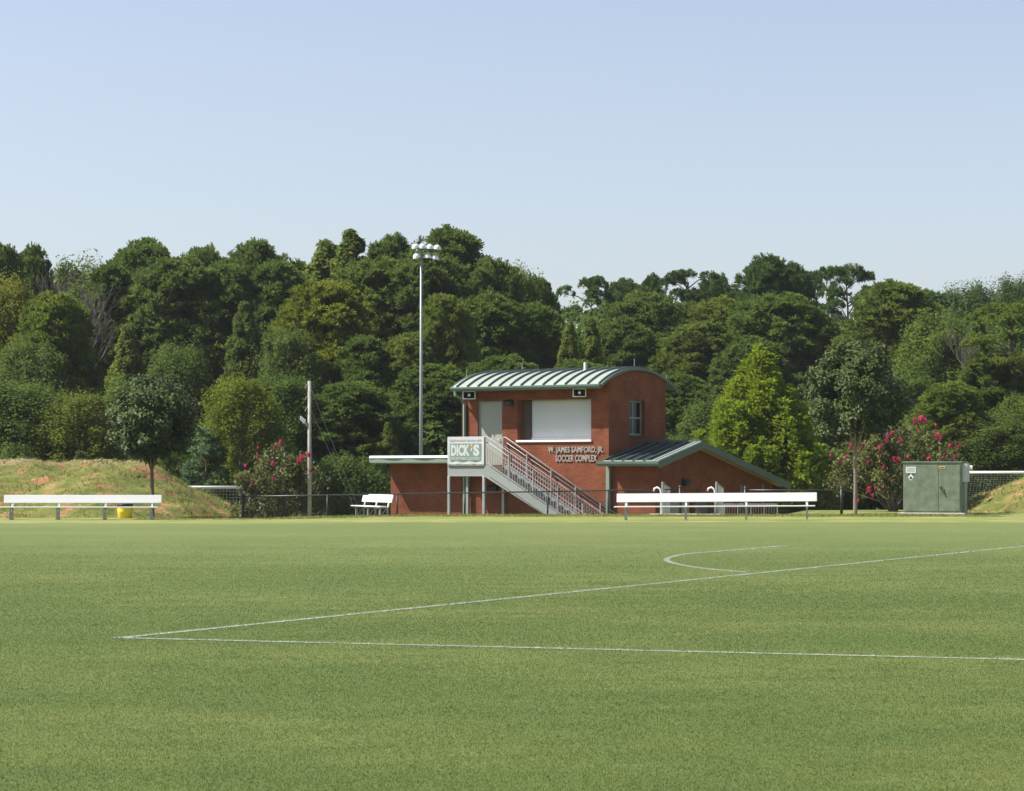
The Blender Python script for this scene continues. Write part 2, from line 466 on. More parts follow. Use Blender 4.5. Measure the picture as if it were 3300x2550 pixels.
# ---------------------------------------------------------------- ground
xs = np.unique(np.concatenate([np.linspace(-400, -42, 14), np.linspace(-40, 40, 81), np.linspace(42, 400, 14)]))
ys = np.unique(np.concatenate([np.linspace(-30, 60, 31), np.linspace(62, 82, 21), np.linspace(82.25, 90, 32), np.linspace(91, 160, 36), np.linspace(165, 300, 16), np.linspace(310, 396, 6)]))
gx, gy = np.meshgrid(xs, ys)
gz = terrain(gx, gy)
gv = np.stack([gx.ravel(), gy.ravel(), gz.ravel()], 1)
nx, ny = len(xs), len(ys)
ii, jj = np.meshgrid(np.arange(nx - 1), np.arange(ny - 1))
q = (jj * nx + ii).ravel()
gf = np.stack([q, q + 1, q + 1 + nx, q + nx], 1)
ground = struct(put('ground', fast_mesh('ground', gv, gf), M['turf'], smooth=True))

rng = np.random.default_rng(7)

def blades_mesh(name, P, h, w, lean=0.5):
    n = len(P)
    a = rng.uniform(0, 2 * np.pi, n)
    dx, dy = np.cos(a) * w / 2, np.sin(a) * w / 2
    la = rng.uniform(0, 2 * np.pi, n); lm = h * rng.uniform(0, lean * 2, n)
    v = np.empty((n, 3, 3))
    v[:, 0] = P; v[:, 0, 0] -= dx; v[:, 0, 1] -= dy
    v[:, 1] = P; v[:, 1, 0] += dx; v[:, 1, 1] += dy
    v[:, 2] = P; v[:, 2, 0] += np.cos(la) * lm; v[:, 2, 1] += np.sin(la) * lm; v[:, 2, 2] += h
    v[:, :2, 2] -= 0.002
    f = np.arange(n * 3).reshape(n, 3)
    return fast_mesh(name, v.reshape(-1, 3), f)

# pitch markings ------------------------------------------------
def gpt(px, py):
    Y = F * CAMH / (py - HOR)
    return np.array([xa(px, Y), Y])
A0 = gpt(385, 2057)
A1 = gpt(3420, 1749)
B1 = gpt(3420, 2130)
arc_px = [(2400, 1845), (2340, 1840), (2270, 1833), (2210, 1824), (2165, 1814), (2148, 1806), (2160, 1797), (2200, 1788), (2260, 1782), (2340, 1776), (2430, 1768), (2530, 1760)]
arc = [gpt(*p) for p in arc_px]

def catmull(p, n=8):
    p = [2 * p[0] - p[1]] + list(p) + [2 * p[-1] - p[-2]]
    o = []
    for i in range(1, len(p) - 2):
        for t in np.linspace(0, 1, n, endpoint=False):
            o.append(0.5 * (2 * p[i] + (p[i + 1] - p[i - 1]) * t + (2 * p[i - 1] - 5 * p[i] + 4 * p[i + 1] - p[i + 2]) * t * t + (3 * p[i] - p[i - 1] - 3 * p[i + 1] + p[i + 2]) * t ** 3))
    o.append(p[-2]); return o
arc_s = catmull(arc)
LINES = [('pitch_line', [A0, A1], 0.085), ('pitch_line', [A0, B1], 0.065), ('pitch_arc_line', arc_s, 0.10)]

def seg_dist(P, poly):
    d = np.full(len(P), 1e9)
    for a, b in zip(poly[:-1], poly[1:]):
        ab = b - a; t = np.clip(((P - a) @ ab) / max(ab @ ab, 1e-9), 0, 1)
        d = np.minimum(d, np.hypot(*(P - (a + t[:, None] * ab)).T))
    return d

for nm, poly, w in LINES:
    pts = []
    for a, b in zip(poly[:-1], poly[1:]):
        k = max(1, int(np.hypot(*(b - a)) / 0.12))
        for t in np.linspace(0, 1, k, endpoint=False): pts.append(a + (b - a) * t)
    pts.append(poly[-1]); pts = np.array(pts)
    d = np.gradient(pts, axis=0); d /= np.hypot(d[:, 0], d[:, 1])[:, None]
    nrm = np.stack([-d[:, 1], d[:, 0]], 1)
    wl = w / 2 * (1 + rng.normal(0, 0.10, len(pts))); wr = w / 2 * (1 + rng.normal(0, 0.10, len(pts)))
    Lp = pts + nrm * wl[:, None]; Rp = pts - nrm * wr[:, None]
    v = np.zeros((2 * len(pts), 3)); v[0::2, :2] = Rp; v[1::2, :2] = Lp; v[:, 2] = 0.004
    i = np.arange(len(pts) - 1) * 2
    sheet_f = np.stack([i, i + 2, i + 3, i + 1], 1)
    # painted blades standing in the line
    nb = int(len(pts) * 46)
    k = rng.integers(0, len(pts), nb)
    P2 = pts[k] + nrm[k] * rng.uniform(-w / 2, w / 2, nb)[:, None] + d[k] * rng.uniform(-.06, .06, nb)[:, None]
    Y = P2[:, 1]
    bw = 0.0045 * np.clip(Y / 11, 1, 8); hh = rng.uniform(0.006, 0.015, nb)
    bm = blades_mesh('tmp', np.column_stack([P2, np.full(nb, 0.003)]), hh, bw)
    bv = np.empty(len(bm.vertices) * 3, np.float32); bm.vertices.foreach_get('co', bv); bv = bv.reshape(-1, 3)
    bpy.data.meshes.remove(bm)
    tri = np.arange(len(bv)).reshape(-1, 3) + len(v)
    allf = [list(t) for t in sheet_f] + [list(t) for t in tri]
    me = bpy.data.meshes.new(nm); me.from_pydata(np.vstack([v, bv]).tolist(), [], [[int(c) for c in t] for t in allf]); me.update()
    struct(put(nm, me, M['paint']))

# mown blades: denser close by
NB = 960000
u = rng.uniform(0, 1, NB)
Y0, Y1 = 10.3, 66.0
Yb = Y0 * (Y1 / Y0) ** u
Xb = rng.uniform(-1, 1, NB) * (0.245 * Yb + 0.25)
P = np.column_stack([Xb, Yb])
keep = np.ones(NB, bool)
for nm, poly, w in LINES:
    near = np.ones(NB, bool)
    dd = seg_dist(P, np.array(poly)) if len(poly) < 4 else seg_dist(P, np.array(poly)[::4])
    keep &= dd > w / 2 * 0.9
P = P[keep]; Yb = P[:, 1]
h = rng.uniform(0.006, 0.013, len(P)) * (1 - 0.85 * ss((Yb - 24) / 40))     # thins out where blades are too fine to see
w = 0.0036 * (Yb / 11) * rng.uniform(0.7, 1.3, len(P))
Pz = np.column_stack([P, terrain(P[:, 0], P[:, 1])])
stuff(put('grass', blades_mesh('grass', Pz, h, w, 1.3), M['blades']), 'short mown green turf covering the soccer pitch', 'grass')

# mounds ------------------------------------------------
def left_mound(x, y):
    r1 = np.hypot((x + 15.3) / 1.0, np.where(y < 91, (y - 91) / 1.30, (y - 91) / 1.4))
    z1 = 1.86 - 0.50 * np.maximum(r1 - 0.9, 0) * ss((r1 - 0.2) / 1.8) - 0.01 * r1
    r2 = np.hypot(np.maximum(x + 17.2, 0), np.where(y < 97, (y - 97) / 1.9, (y - 97) / 1.4))
    z2 = 1.95 - 0.46 * np.maximum(r2 - 0.8, 0) * ss((r2) / 1.8)
    k = 0.25
    z = np.log(np.exp(z1 / k) + np.exp(z2 / k)) * k
    z = np.minimum(z, 1.92 + 0.0 * z)
    return z
def right_mound(x, y):
    r = np.hypot(np.minimum(x - 22.5, 0), np.where(y < 92, (y - 92) / 1.35, (y - 92) / 1.5))
    return 2.0 - 0.42 * np.maximum(r - 0.6, 0) * ss(r / 1.6) - 0.02 * r
def lump(x, y):
    return 0.07 * np.sin(x * 1.7 + y * 0.9) + 0.06 * np.sin(x * 3.1 - y * 2.3 + 1) + 0.04 * np.sin(x * 6.3 + y * 5.1) + 0.03 * np.sin(x * 9.7 - y * 7.3)
def mound(name, fn, x0, x1, y0, y1, step=0.28):
    X, Yg = np.meshgrid(np.arange(x0, x1, step), np.arange(y0, y1, step))
    Z = fn(X, Yg) + lump(X, Yg) + rng.normal(0, 0.022, X.shape)
    T = terrain(X, Yg)
    Z = np.maximum(Z, T - 0.12)
    v = np.stack([X.ravel(), Yg.ravel(), Z.ravel()], 1)
    n0 = X.shape[1]
    i, j = np.meshgrid(np.arange(n0 - 1), np.arange(X.shape[0] - 1)); q = (j * n0 + i).ravel()
    ff = np.stack([q, q + 1, q + 1 + n0, q + n0], 1)
    hi = (Z > T - 0.1).ravel()
    ff = ff[hi[ff].any(1)]
    return struct(put(name, fast_mesh(name, v, ff), M['mound'], smooth=True))
mound('mound', left_mound, -42, -9.0, 82.5, 112)
mound('mound', right_mound, 15.5, 40, 82.5, 112)
def tufts(fn, x0, x1, y0, y1, n):
    X = rng.uniform(x0, x1, n); Yg = rng.uniform(y0, y1, n)
    Z = fn(X, Yg) + lump(X, Yg); k = Z > terrain(X, Yg)
    return np.column_stack([X, Yg, Z])[k]
tp = np.vstack([tufts(left_mound, -26, -9.5, 83, 98, 26000), tufts(right_mound, 16, 24, 83, 97, 11000)])
tp[:, 2] -= 0.01
tn = np.sin(tp[:, 0] * 1.9 + 1.3 * np.sin(tp[:, 1])) + np.sin(tp[:, 1] * 2.3 + tp[:, 0]) + rng.normal(0, .5, len(tp))
tp = tp[tn > -0.5]
stuff(put('mound_grass', blades_mesh('mound_grass', tp, rng.uniform(0.04, 0.17, len(tp)), rng.uniform(0.02, 0.05, len(tp)), 0.7),
          M['blades']), 'rough grass tufts growing over the clay mounds', 'grass')
# ragged longer grass along the crest
n = 26000
X = rng.uniform(-13, 17, n); Yg = rng.uniform(79.5, 84.6, n)
stuff(put('rough_grass', blades_mesh('rough_grass', np.column_stack([X, Yg, terrain(X, Yg)]), rng.uniform(0.02, 0.085, n) * ss((Yg - 78) / 5), rng.uniform(0.02, 0.05, n), 0.6),
          M['blades']), 'longer uncut grass along the edge of the pitch', 'grass')

# ---------------------------------------------------------------- brick building
TH = R(34)
BX, BY = xa(1962, 87.0), 87.0
FL = -1.42                                   # floor level outside
B = empty('press_box_building', (BX, BY, 0), -TH)
tag(B, 'two storey red brick press box with barrel green metal roof and low wings', 'building')
BM = B.matrix_basis.copy()
W6 = -6.73
RC, APEX, YC = 5.8, 5.49, 2.105
def arc_z(y): return APEX - (RC - math.sqrt(RC * RC - (y - YC) ** 2))

# tower front wall with door and hatch openings
D0, D1, DZ0, DZ1 = -5.97, -4.83, 1.79, 4.27
H0, H1, HZ0, HZ1 = -4.12, -0.78, 2.74, 4.29
wt = 0.30
fw = MB()
top = 5.02
fw.box(W6, D0, 0, wt, FL, top)
fw.box(D0, D1, 0, wt, FL, DZ0).box(D0, D1, 0, wt, DZ1, top)
fw.box(D1, H0, 0, wt, FL, top)
fw.box(H0, H1, 0, wt, FL, HZ0).box(H0, H1, 0, wt, HZ1, top)
fw.box(H1, -0.30, 0, wt, FL, top)
fw.build('wall', M['brick_x'], B)
# tower side gable wall with window opening
V0, V1, VZ0, VZ1 = 1.456, 2.65, 2.93, 4.26
def gable(x0, x1, win):
    g = MB()
    cuts = sorted(set([0.0, 4.21] + ([V0, V1] if win else []) + list(np.linspace(0, 4.21, 25))))
    for a, b in zip(cuts[:-1], cuts[1:]):
        za_, zb_ = arc_z(a) - 0.03, arc_z(b) - 0.03
        def col(z0, z1a, z1b):
            g.hexa([(x0, a, z0), (x1, a, z0), (x1, b, z0), (x0, b, z0), (x0, a, z1a), (x1, a, z1a), (x1, b, z1b), (x0, b, z1b)])
        if win and a >= V0 - 1e-6 and b <= V1 + 1e-6:
            col(FL, VZ0, VZ0)
            g.hexa([(x0, a, VZ1), (x1, a, VZ1), (x1, b, VZ1), (x0, b, VZ1), (x0, a, za_), (x1, a, za_), (x1, b, zb_), (x0, b, zb_)])
        else:
            col(FL, za_, zb_)
    return g
gable(-0.30, -0.002, True).build('wall', M['brick_y'], B)
gable(W6 + 0.002, W6 + 0.30, False).build('wall', M['brick_y'], B)
MB().box(W6 + 0.30, -0.30, 3.95, 4.21, FL, 5.02).build('wall', M['brick_x'], B)
# upper floor slab closes the inside off
MB().box(W6 + 0.30, -0.30, 0.30, 3.95, 1.55, 1.72).build('floor_slab', M['jamb'], B)

# barrel roof: pans between seams, each pan a piece of its own
roof = MB()
E0, E1 = -0.65, 4.86
yy = np.linspace(E0, E1, 29)
RX0, RX1 = W6 - 0.03, 0.06
for a, b in zip(yy[:-1], yy[1:]):
    roof.hexa([(RX0, a, arc_z(a) - 0.07), (RX1, a, arc_z(a) - 0.07), (RX1, b, arc_z(b) - 0.07), (RX0, b, arc_z(b) - 0.07),
               (RX0, a, arc_z(a)), (RX1, a, arc_z(a)), (RX1, b, arc_z(b)), (RX0, b, arc_z(b))])
ro = roof.build('roof', M['roof_green'], B)
NS = 14
def seam_mesh():
    s = MB()
    for a, b in zip(yy[:-1], yy[1:]):
        s.hexa([(-.022, a, arc_z(a) - .01), (.022, a, arc_z(a) - .01), (.022, b, arc_z(b) - .01), (-.022, b, arc_z(b) - .01),
                (-.022, a, arc_z(a) + .075), (.022, a, arc_z(a) + .075), (.022, b, arc_z(b) + .075), (-.022, b, arc_z(b) + .075)])
    return s.mesh('seam')
sm = seam_mesh(); sm.materials.append(M['seam'])
for k in range(NS):
    o = put('seam', sm, None, ro); o.location.x = RX0 + 0.24 + (RX1 - RX0 - 0.34) * k / (NS - 1)
# curved edge trims
for x0, x1 in ((RX1 + 0.002, RX1 + 0.05), (RX0 - 0.05, RX0 - 0.002)):
    s = MB()
    for a, b in zip(yy[:-1], yy[1:]):
        s.hexa([(x0, a, arc_z(a) - .085), (x1, a, arc_z(a) - .085), (x1, b, arc_z(b) - .085), (x0, b, arc_z(b) - .085),
                (x0, a, arc_z(a) + .02), (x1, a, arc_z(a) + .02), (x1, b, arc_z(b) + .02), (x0, b, arc_z(b) + .02)])
    s.build('edge_trim', M['trim_green'], ro)
ez = arc_z(E0)
g = MB()
g.prism([(RX0, E0 - .01, ez + .015), (RX0, E0 - .01, ez - .15), (RX0, E0 - .08, ez - .15), (RX0, E0 - .12, ez - .06), (RX0, E0 - .12, ez + .0), (RX0, E0 - .10, ez + .015)], None, (RX1 - RX0, 0, 0))
g.build('gutter', M['trim_green'], ro)
g = MB(); ez2 = arc_z(E1)
g.prism([(RX0, E1 + .01, ez2 + .015), (RX0, E1 + .01, ez2 - .15), (RX0, E1 + .08, ez2 - .15), (RX0, E1 + .12, ez2 - .06), (RX0, E1 + .12, ez2 + .0)], None, (RX1 - RX0, 0, 0))
g.build('gutter', M['trim_green'], ro)
s = MB()
for a, b in zip(np.linspace(E0 + .02, -.003, 6)[:-1], np.linspace(E0 + .02, -.003, 6)[1:]):
    s.hexa([(RX0 + .02, a, arc_z(a) - .11), (RX1 - .02, a, arc_z(a) - .11), (RX1 - .02, b, arc_z(b) - .11), (RX0 + .02, b, arc_z(b) - .11),
            (RX0 + .02, a, arc_z(a) - .08), (RX1 - .02, a, arc_z(a) - .08), (RX1 - .02, b, arc_z(b) - .08), (RX0 + .02, b, arc_z(b) - .08)])
s.build('soffit', M['soffit'], ro)
for lx, ly, hh in ((-5.3, YC, .33), (-0.15, YC, .36), (RX0 + .12, 0.2, .33), (RX1 - .1, 4.35, .28)):
    MB().tube([(lx, ly, arc_z(ly) - .01), (lx, ly, arc_z(ly) + .05)], .035, 8).tube([(lx, ly, arc_z(ly) + .04), (lx, ly, arc_z(ly) + hh)], .013, 6).build('lightning_rod', M['galv'], ro)
MB().tube([(-1.65, 0.95, arc_z(0.95) - .02), (-1.65, 0.95, arc_z(.95) + .34)], .05, 10).tube([(-1.65, .95, arc_z(.95)), (-1.65, .95, arc_z(.95) + .05)], .09, 10).build('vent_pipe', M['white_flash'], ro)

# door
dr = MB().box(D0 + .05, D1 - .05, .09, .14, DZ0 + .01, DZ1 - .05).build('door', M['door'], B, bevel=.006)
fr = MB().box(D0, D0 + .05, .06, .2, DZ0, DZ1).box(D1 - .05, D1, .06, .2, DZ0, DZ1).box(D0 + .05, D1 - .05, .06, .2, DZ1 - .05, DZ1)
fr.build('door_frame', M['frame'], dr)
MB().tube([(D1 - .14, .09, DZ0 + 1.0), (D1 - .14, .03, DZ0 + 1.0), (D1 - .26, .03, DZ0 + 1.0)], .014, 8).build('handle', M['galv'], dr)

# roll-down hatch: recess, dark jamb panel, ribbed shutter, white sill
hz = MB()
ns = 26; zs = np.linspace(HZ0 + .02, HZ1, ns + 1)
for a, b in zip(zs[:-1], zs[1:]):
    hz.hexa([(H0 + .40, .33 - .012, a), (H1, .33 - .012, a), (H1, .36, a), (H0 + .40, .36, a),
             (H0 + .40, .33 + .004, b), (H1, .33 + .004, b), (H1, .36, b), (H0 + .40, .36, b)])
sh = hz.build('roll_shutter', M['shutter'], B)
MB().box(H0, H0 + .40, .30, .36, HZ0, HZ1).build('jamb_panel', M['jamb'], sh)
MB().box(H0 + .40, H0 + .46, .27, .315, HZ0 + .03, HZ1).build('guide_rail', M['dark'], sh)
MB().box(H0 + .40, H1, .285, .315, HZ0 + .03, HZ0 + .10).build('bottom_bar', M['shutter'], sh)
MB().box(H0 - .03, H1 + .03, -.06, .297, HZ0 - .07, HZ0 + .012).build('sill', M['sill'], B, bevel=.006)

# side window
wx = -0.19
pf = MB().box(wx - .04, wx + .02, V0, V0 + .06, VZ0, VZ1).box(wx - .04, wx + .02, V1 - .06, V1, VZ0, VZ1).box(wx - .04, wx + .02, V0 + .06, V1 - .06, VZ0, VZ0 + .07).box(wx - .04, wx + .02, V0 + .06, V1 - .06, VZ1 - .07, VZ1)
wf = pf.build('window', M['frame'], B)
vm, zm = (V0 + V1) / 2 - .06, (VZ0 + VZ1) / 2
MB().box(wx - .035, wx + .012, vm - .028, vm + .028, VZ0 + .07, VZ1 - .07).build('mullion', M['frame'], wf)
MB().box(wx - .033, wx + .016, V0 + .06, V1 - .06, zm - .03, zm + .03).build('meeting_rail', M['frame'], wf)
for a, b in ((V0 + .06, vm - .028), (vm + .028, V1 - .06)):
    for c, d in ((VZ0 + .07, zm - .03), (zm + .03, VZ1 - .07)):
        MB().box(wx - .02, wx - .012, a, b, c, d).build('pane', M['glass'], wf)
MB().box(-.22, .03, V0 - .04, V1 + .04, VZ0 - .09, VZ0 - .001).build('sill', M['jamb'], wf)

# lettering
dg = bpy.context.evaluated_depsgraph_get()
def fit_text(name, body, x0, x1, z0, z1, y, depth, m, parent, bold=0.0):
    cu = bpy.data.curves.new(name, 'FONT'); cu.body = body; cu.extrude = 0.05; cu.offset = bold; cu.resolution_u = 3
    o = bpy.data.objects.new(name, cu); C.objects.link(o)
    d = bpy.context.evaluated_depsgraph_get()
    me = bpy.data.meshes.new_from_object(o.evaluated_get(d))
    bpy.data.objects.remove(o); bpy.data.curves.remove(cu)
    nv = len(me.vertices); co = np.empty(nv * 3, np.float32); me.vertices.foreach_get('co', co); co = co.reshape(-1, 3)
    mn, mxx = co.min(0), co.max(0); t = (co - mn) / (mxx - mn)
    new = np.stack([x0 + t[:, 0] * (x1 - x0), y - t[:, 2] * depth, z0 + t[:, 1] * (z1 - z0)], 1)
    me.vertices.foreach_set('co', new.ravel().astype(np.float32)); me.update()
    me.materials.clear()
    return put(name, me, m, parent)
fit_text('lettering', 'W. JAMES SAMFORD, JR.', -2.69, -0.22, 2.20, 2.49, -.004, .035, M['letters'], B, .018)
fit_text('lettering', 'SOCCER COMPLEX', -2.35, -0.50, 1.925, 2.17, -.004, .035, M['letters'], B, .018)

# downspouts and wall lamps
ds = MB()
ds.tube([(-6.56, E0 - .05, ez - .13), (-6.56, E0 - .03, ez - .28), (-6.56, -.25, ez - .42), (-6.56, -.06, ez - .62), (-6.56, -.06, FL)], .065, 4)
ds.build('downspout', M['pipe_green'], B)
ds = MB(); ds.box(-.03, .12, -.17, -.04, FL, 1.72); ds.build('downspout', M['pipe_green'], B, bevel=.01)
def wall_lamp(x, y, z, face, w=.36):
    l_ = MB()
    if face == 'x':
        l_.prism([(x - w / 2, y, z - .11), (x - w / 2, y, z + .11), (x - w / 2, y - .1, z + .11), (x - w / 2, y - .2, z + .02), (x - w / 2, y - .2, z - .11)], None, (w, 0, 0))
    else:
        l_.prism([(x, y - w / 2, z - .13), (x, y - w / 2, z + .13), (x + .1, y - w / 2, z + .13), (x + .2, y - w / 2, z + .02), (x + .2, y - w / 2, z - .13)], None, (0, w, 0))
    return l_.build('wall_lamp', M['dark'], B, bevel=.01)
wall_lamp(-4.46, -.003, 4.2, 'x'); wall_lamp(-5.2, -.003, 0.93, 'x', .42)

# right wing with saltbox roof
WX = 2.0
RY, RZ = 2.635, 2.66
def rz(y): return RZ - 0.229 * (RY - y) if y < RY else RZ - 0.222 * (y - RY)
wf_ = MB().box(0.003, WX - .25, 0.02, .28, FL, rz(0) - .12); wf_.build('wall', M['brick_x'], B)
gw = MB()
cuts = [0.022, RY, 9.3]
G0, G1, GZ = 1.1, 2.75, 0.70
pts_c = sorted(set([0.022, G0, RY, G1, 6.60, 6.94, 8.40, 8.74, 9.3]))
for a, b in zip(pts_c[:-1], pts_c[1:]):
    holes = []
    if a >= G0 and b <= G1: holes = [(FL, GZ)]
    if (a, b) in ((6.60, 6.94), (8.40, 8.74)): holes = [(0.20, 1.03)]
    z = FL
    for h0, h1 in holes:
        if h0 > z: gw.box(WX - .25, WX, a, b, z, h0)
        z = h1
    gw.hexa([(WX - .25, a, z), (WX, a, z), (WX, b, z), (WX - .25, b, z), (WX - .25, a, rz(a) - .10), (WX, a, rz(a) - .10), (WX, b, rz(b) - .10), (WX - .25, b, rz(b) - .10)])
gw.build('wall', M['brick_y'], B)
MB().box(-4.0, WX - .25, 9.05, 9.3, FL, rz(9.3) - .12).build('wall', M['brick_x'], B)
gd = MB().box(WX - .16, WX - .10, G0, (G0 + G1) / 2 - .01, FL, GZ).box(WX - .16, WX - .10, (G0 + G1) / 2 + .01, G1, FL, GZ).build('door', M['door'], B)
for a, b in ((6.60, 6.94), (8.40, 8.74)):
    w_ = MB().box(WX - .14, WX - .06, a, a + .06, .20, 1.03).box(WX - .14, WX - .06, b - .06, b, .20, 1.03).box(WX - .14, WX - .06, a + .06, b - .06, .20, .26).box(WX - .14, WX - .06, a + .06, b - .06, .97, 1.03).build('window', M['pipe_green'], B)
    MB().box(WX - .11, WX - .10, a + .06, b - .06, .26, .97).build('pane', M['door'], w_)
wall_lamp(WX + .003, 2.16, 1.14, 'y', .34)
RE0, RE1, RXE = -0.60, 9.75, 2.50
wr = MB()
def slab(m_, x0, x1, ya, yb, t0, t1):
    m_.hexa([(x0, ya, rz(ya) + t0), (x1, ya, rz(ya) + t0), (x1, yb, rz(yb) + t0), (x0, yb, rz(yb) + t0), (x0, ya, rz(ya) + t1), (x1, ya, rz(ya) + t1), (x1, yb, rz(yb) + t1), (x0, yb, rz(yb) + t1)])
slab(wr, .002, RXE, RE0, RY, -.06, 0)
slab(wr, .002, RXE, RY, 4.3, -.06, 0); slab(wr, -4.2, RXE, 4.3, RE1, -.06, 0)
wro = wr.build('wing_roof', M['roof_dark'], B)
for k in range(6):
    x = .10 + 2.28 * k / 5
    s = MB(); slab(s, x - .022, x + .022, RE0, RY - .02, -.01, .07); s.build('seam', M['seam'], wro)
    s = MB(); slab(s, x - .022, x + .022, RY + .02, RE1, -.01, .07); s.build('seam', M['seam'], wro)
s = MB(); s.box(.0, RXE + .02, RY - .09, RY + .09, RZ - .01, RZ + .085); s.build('ridge_cap', M['seam'], wro)
s = MB(); slab(s, RXE - .26, RXE + .004, RE0, RY - .09, .004, .05); s.build('rake_cap', M['roof_green'], wro)
s = MB(); slab(s, RXE + .004, RXE + .06, RE0 - .02, RY, -.24, .03); slab(s, RXE + .004, RXE + .06, RY, RE1 + .02, -.24, .03); s.build('rake_board', M['trim_green'], wro)
s = MB(); slab(s, WX + .003, RXE, RE0, RY, -.14, -.11); slab(s, WX + .003, RXE, RY, RE1, -.14, -.11); s.build('soffit', M['soffit'], wro)
s = MB(); s.box(.003, WX, RE0 + .02, .017, rz(RE0) - .16, rz(RE0) - .13); s.build('soffit', M['soffit'], wro)
ge = rz(RE0)
s = MB(); s.prism([(-.10, RE0 - .005, ge + .01), (-.10, RE0 - .005, ge - .17), (-.10, RE0 - .09, ge - .17), (-.10, RE0 - .13, ge - .08), (-.10, RE0 - .13, ge)], None, (RXE + .16, 0, 0)); s.build('gutter', M['trim_green'], wro)
s = MB()
for k in range(6):
    x = .10 + 2.28 * k / 5
    s.box(x + .04, x + .38 if k < 5 else x + .10, RE0 - .002, RE0 + .16, rz(RE0) + .004, rz(RE0) + .05)
s.build('eave_flashing', M['roof_green'], wro)
ge1 = rz(RE1)
s = MB(); s.prism([(-4.2, RE1 + .005, ge1 + .01), (-4.2, RE1 + .005, ge1 - .17), (-4.2, RE1 + .09, ge1 - .17), (-4.2, RE1 + .13, ge1 - .08), (-4.2, RE1 + .13, ge1)], None, (RXE + 4.24, 0, 0)); s.build('gutter', M['trim_green'], wro)

# left flat-roofed wing
FX0 = -10.42
MB().box(FX0, W6 - .003, 0.30, .58, FL, 1.93).build('wall', M['brick_x'], B)
MB().box(FX0 + .002, FX0 + .28, .58, 4.6, FL, 1.93).build('wall', M['brick_y'], B)
MB().box(FX0 + .28, W6 - .003, 4.3, 4.6, FL, 1.93).build('wall', M['brick_x'], B)
fr_ = MB().box(-10.74, W6 - .003, -.62, 5.2, 2.07, 2.19).build('flat_roof', M['roof_dark'], B)
MB().box(-10.76, W6 - .006, -.66, 5.22, 1.90, 2.068).build('fascia', M['pipe_green'], fr_)
s = MB()
xx = np.linspace(-10.74, W6 - .01, 13)
for k in range(12):
    d0, d1 = .02 * math.sin(k * 1.4), .02 * math.sin((k + 1) * 1.4)
    s.hexa([(xx[k], -.70 + d0, 2.085), (xx[k + 1], -.70 + d1, 2.085), (xx[k + 1], -.62, 2.085), (xx[k], -.62, 2.085), (xx[k], -.66 + d0, 2.17), (xx[k + 1], -.66 + d1, 2.17), (xx[k + 1], -.62, 2.17), (xx[k], -.62, 2.17)])
s.build('flashing', M['white_flash'], fr_)
MB().box(-10.71, W6 - .01, -.60, .297, 1.865, 1.897).box(-10.71, FX0 - .003, .30, 5.2, 1.865, 1.897).build('soffit', M['soffit'], fr_)

# ---------------------------------------------------------------- staircase
ST = empty('metal_staircase', (BX, BY, 0), -TH)
tag(ST, 'galvanised steel staircase and landing climbing the front of the brick building', 'staircase')
LZ = 1.79; LX0, LX1 = -6.38, -4.69; SY0, SY1 = -1.35, -0.15
NR = 19; RISE = (LZ - FL) / NR; RUN = 0.30
MB().box(LX0, LX1, SY0, SY1, LZ - .05, LZ).build('landing', M['galv_dull'], ST)
bm = MB()
bm.box(LX0, LX1, SY0 - .012, SY0 - .002, LZ - .40, LZ - .02).box(LX0, LX1, SY0 - .07, SY0 - .002, LZ - .42, LZ - .40).box(LX0, LX1, SY0 - .07, SY0 - .002, LZ - .02, LZ + .002)
bm.build('edge_beam', M['galv_dull'], ST)
bm = MB().box(LX0 - .06, LX0 - .002, SY0, SY1, LZ - .40, LZ + .0); bm.build('edge_beam', M['galv'], ST)
for cx, cy in ((LX0 + .03, SY0 - .02), (LX1 - .03, SY0 - .02), (LX0 + .03, SY1 + .02), (LX1 + .02, SY1 + .02)):
    MB().box(cx - .055, cx + .055, cy - .055, cy + .055, FL - .05, LZ - .42).build('column', M['galv'], ST, bevel=.01)
for sy in (SY0 - .02, SY1 + .02):
    xe = LX1 + RUN * (NR - 1) + .15
    s = MB(); zb = LZ - .10
    x0s, z0s = LX1 - .02, LZ + .02
    sl = RISE / RUN
    outline = [(x0s, sy - .02, z0s - .02), (x0s + .25, sy - .02, z0s - .02), (xe, sy - .02, z0s - .02 - (xe - x0s - .25) * sl), (xe, sy - .02, FL), (xe - .25, sy - .02, FL), (x0s, sy - .02, z0s - .44)]
    s.prism(outline, None, (0, .04, 0))
    s.build('stringer', M['galv_dull'], ST)
    s = MB()
    for off in (0.0, -.40):
        a = Vector((x0s + .25, sy - .05, z0s + off)); b = Vector((xe, sy - .05, z0s + off - (xe - x0s - .25) * sl))
        s.tube([a, b], .02, 4)
    s.build('stringer_flange', M['galv'], ST)
tm = MB().box(0, RUN + .03, SY0 + .02, SY1 - .02, -.045, 0).mesh('tread'); tm.materials.append(M['galv'])
rm = MB().box(RUN - .02, RUN, SY0 + .02, SY1 - .02, -RISE - .0, -.046).mesh('riser'); rm.materials.append(M['rail'])
for k in range(NR - 1):
    z = LZ - RISE * (k + 1)
    o = put('tread', tm, None, ST); o.location = (LX1 + RUN * k, 0, z)
    if k % 1 == 0:
        o2 = put('riser', rm, None, o)
balm = {}
def baluster(parent, x, y, z0, hgt, r=.009):
    key = round(hgt, 2)
    if key not in balm:
        balm[key] = MB().box(-r, r, -r, r, 0, hgt).mesh('baluster'); balm[key].materials.append(M['rail'])
    o = put('baluster', balm[key], None, parent); o.location = (x, y, z0)
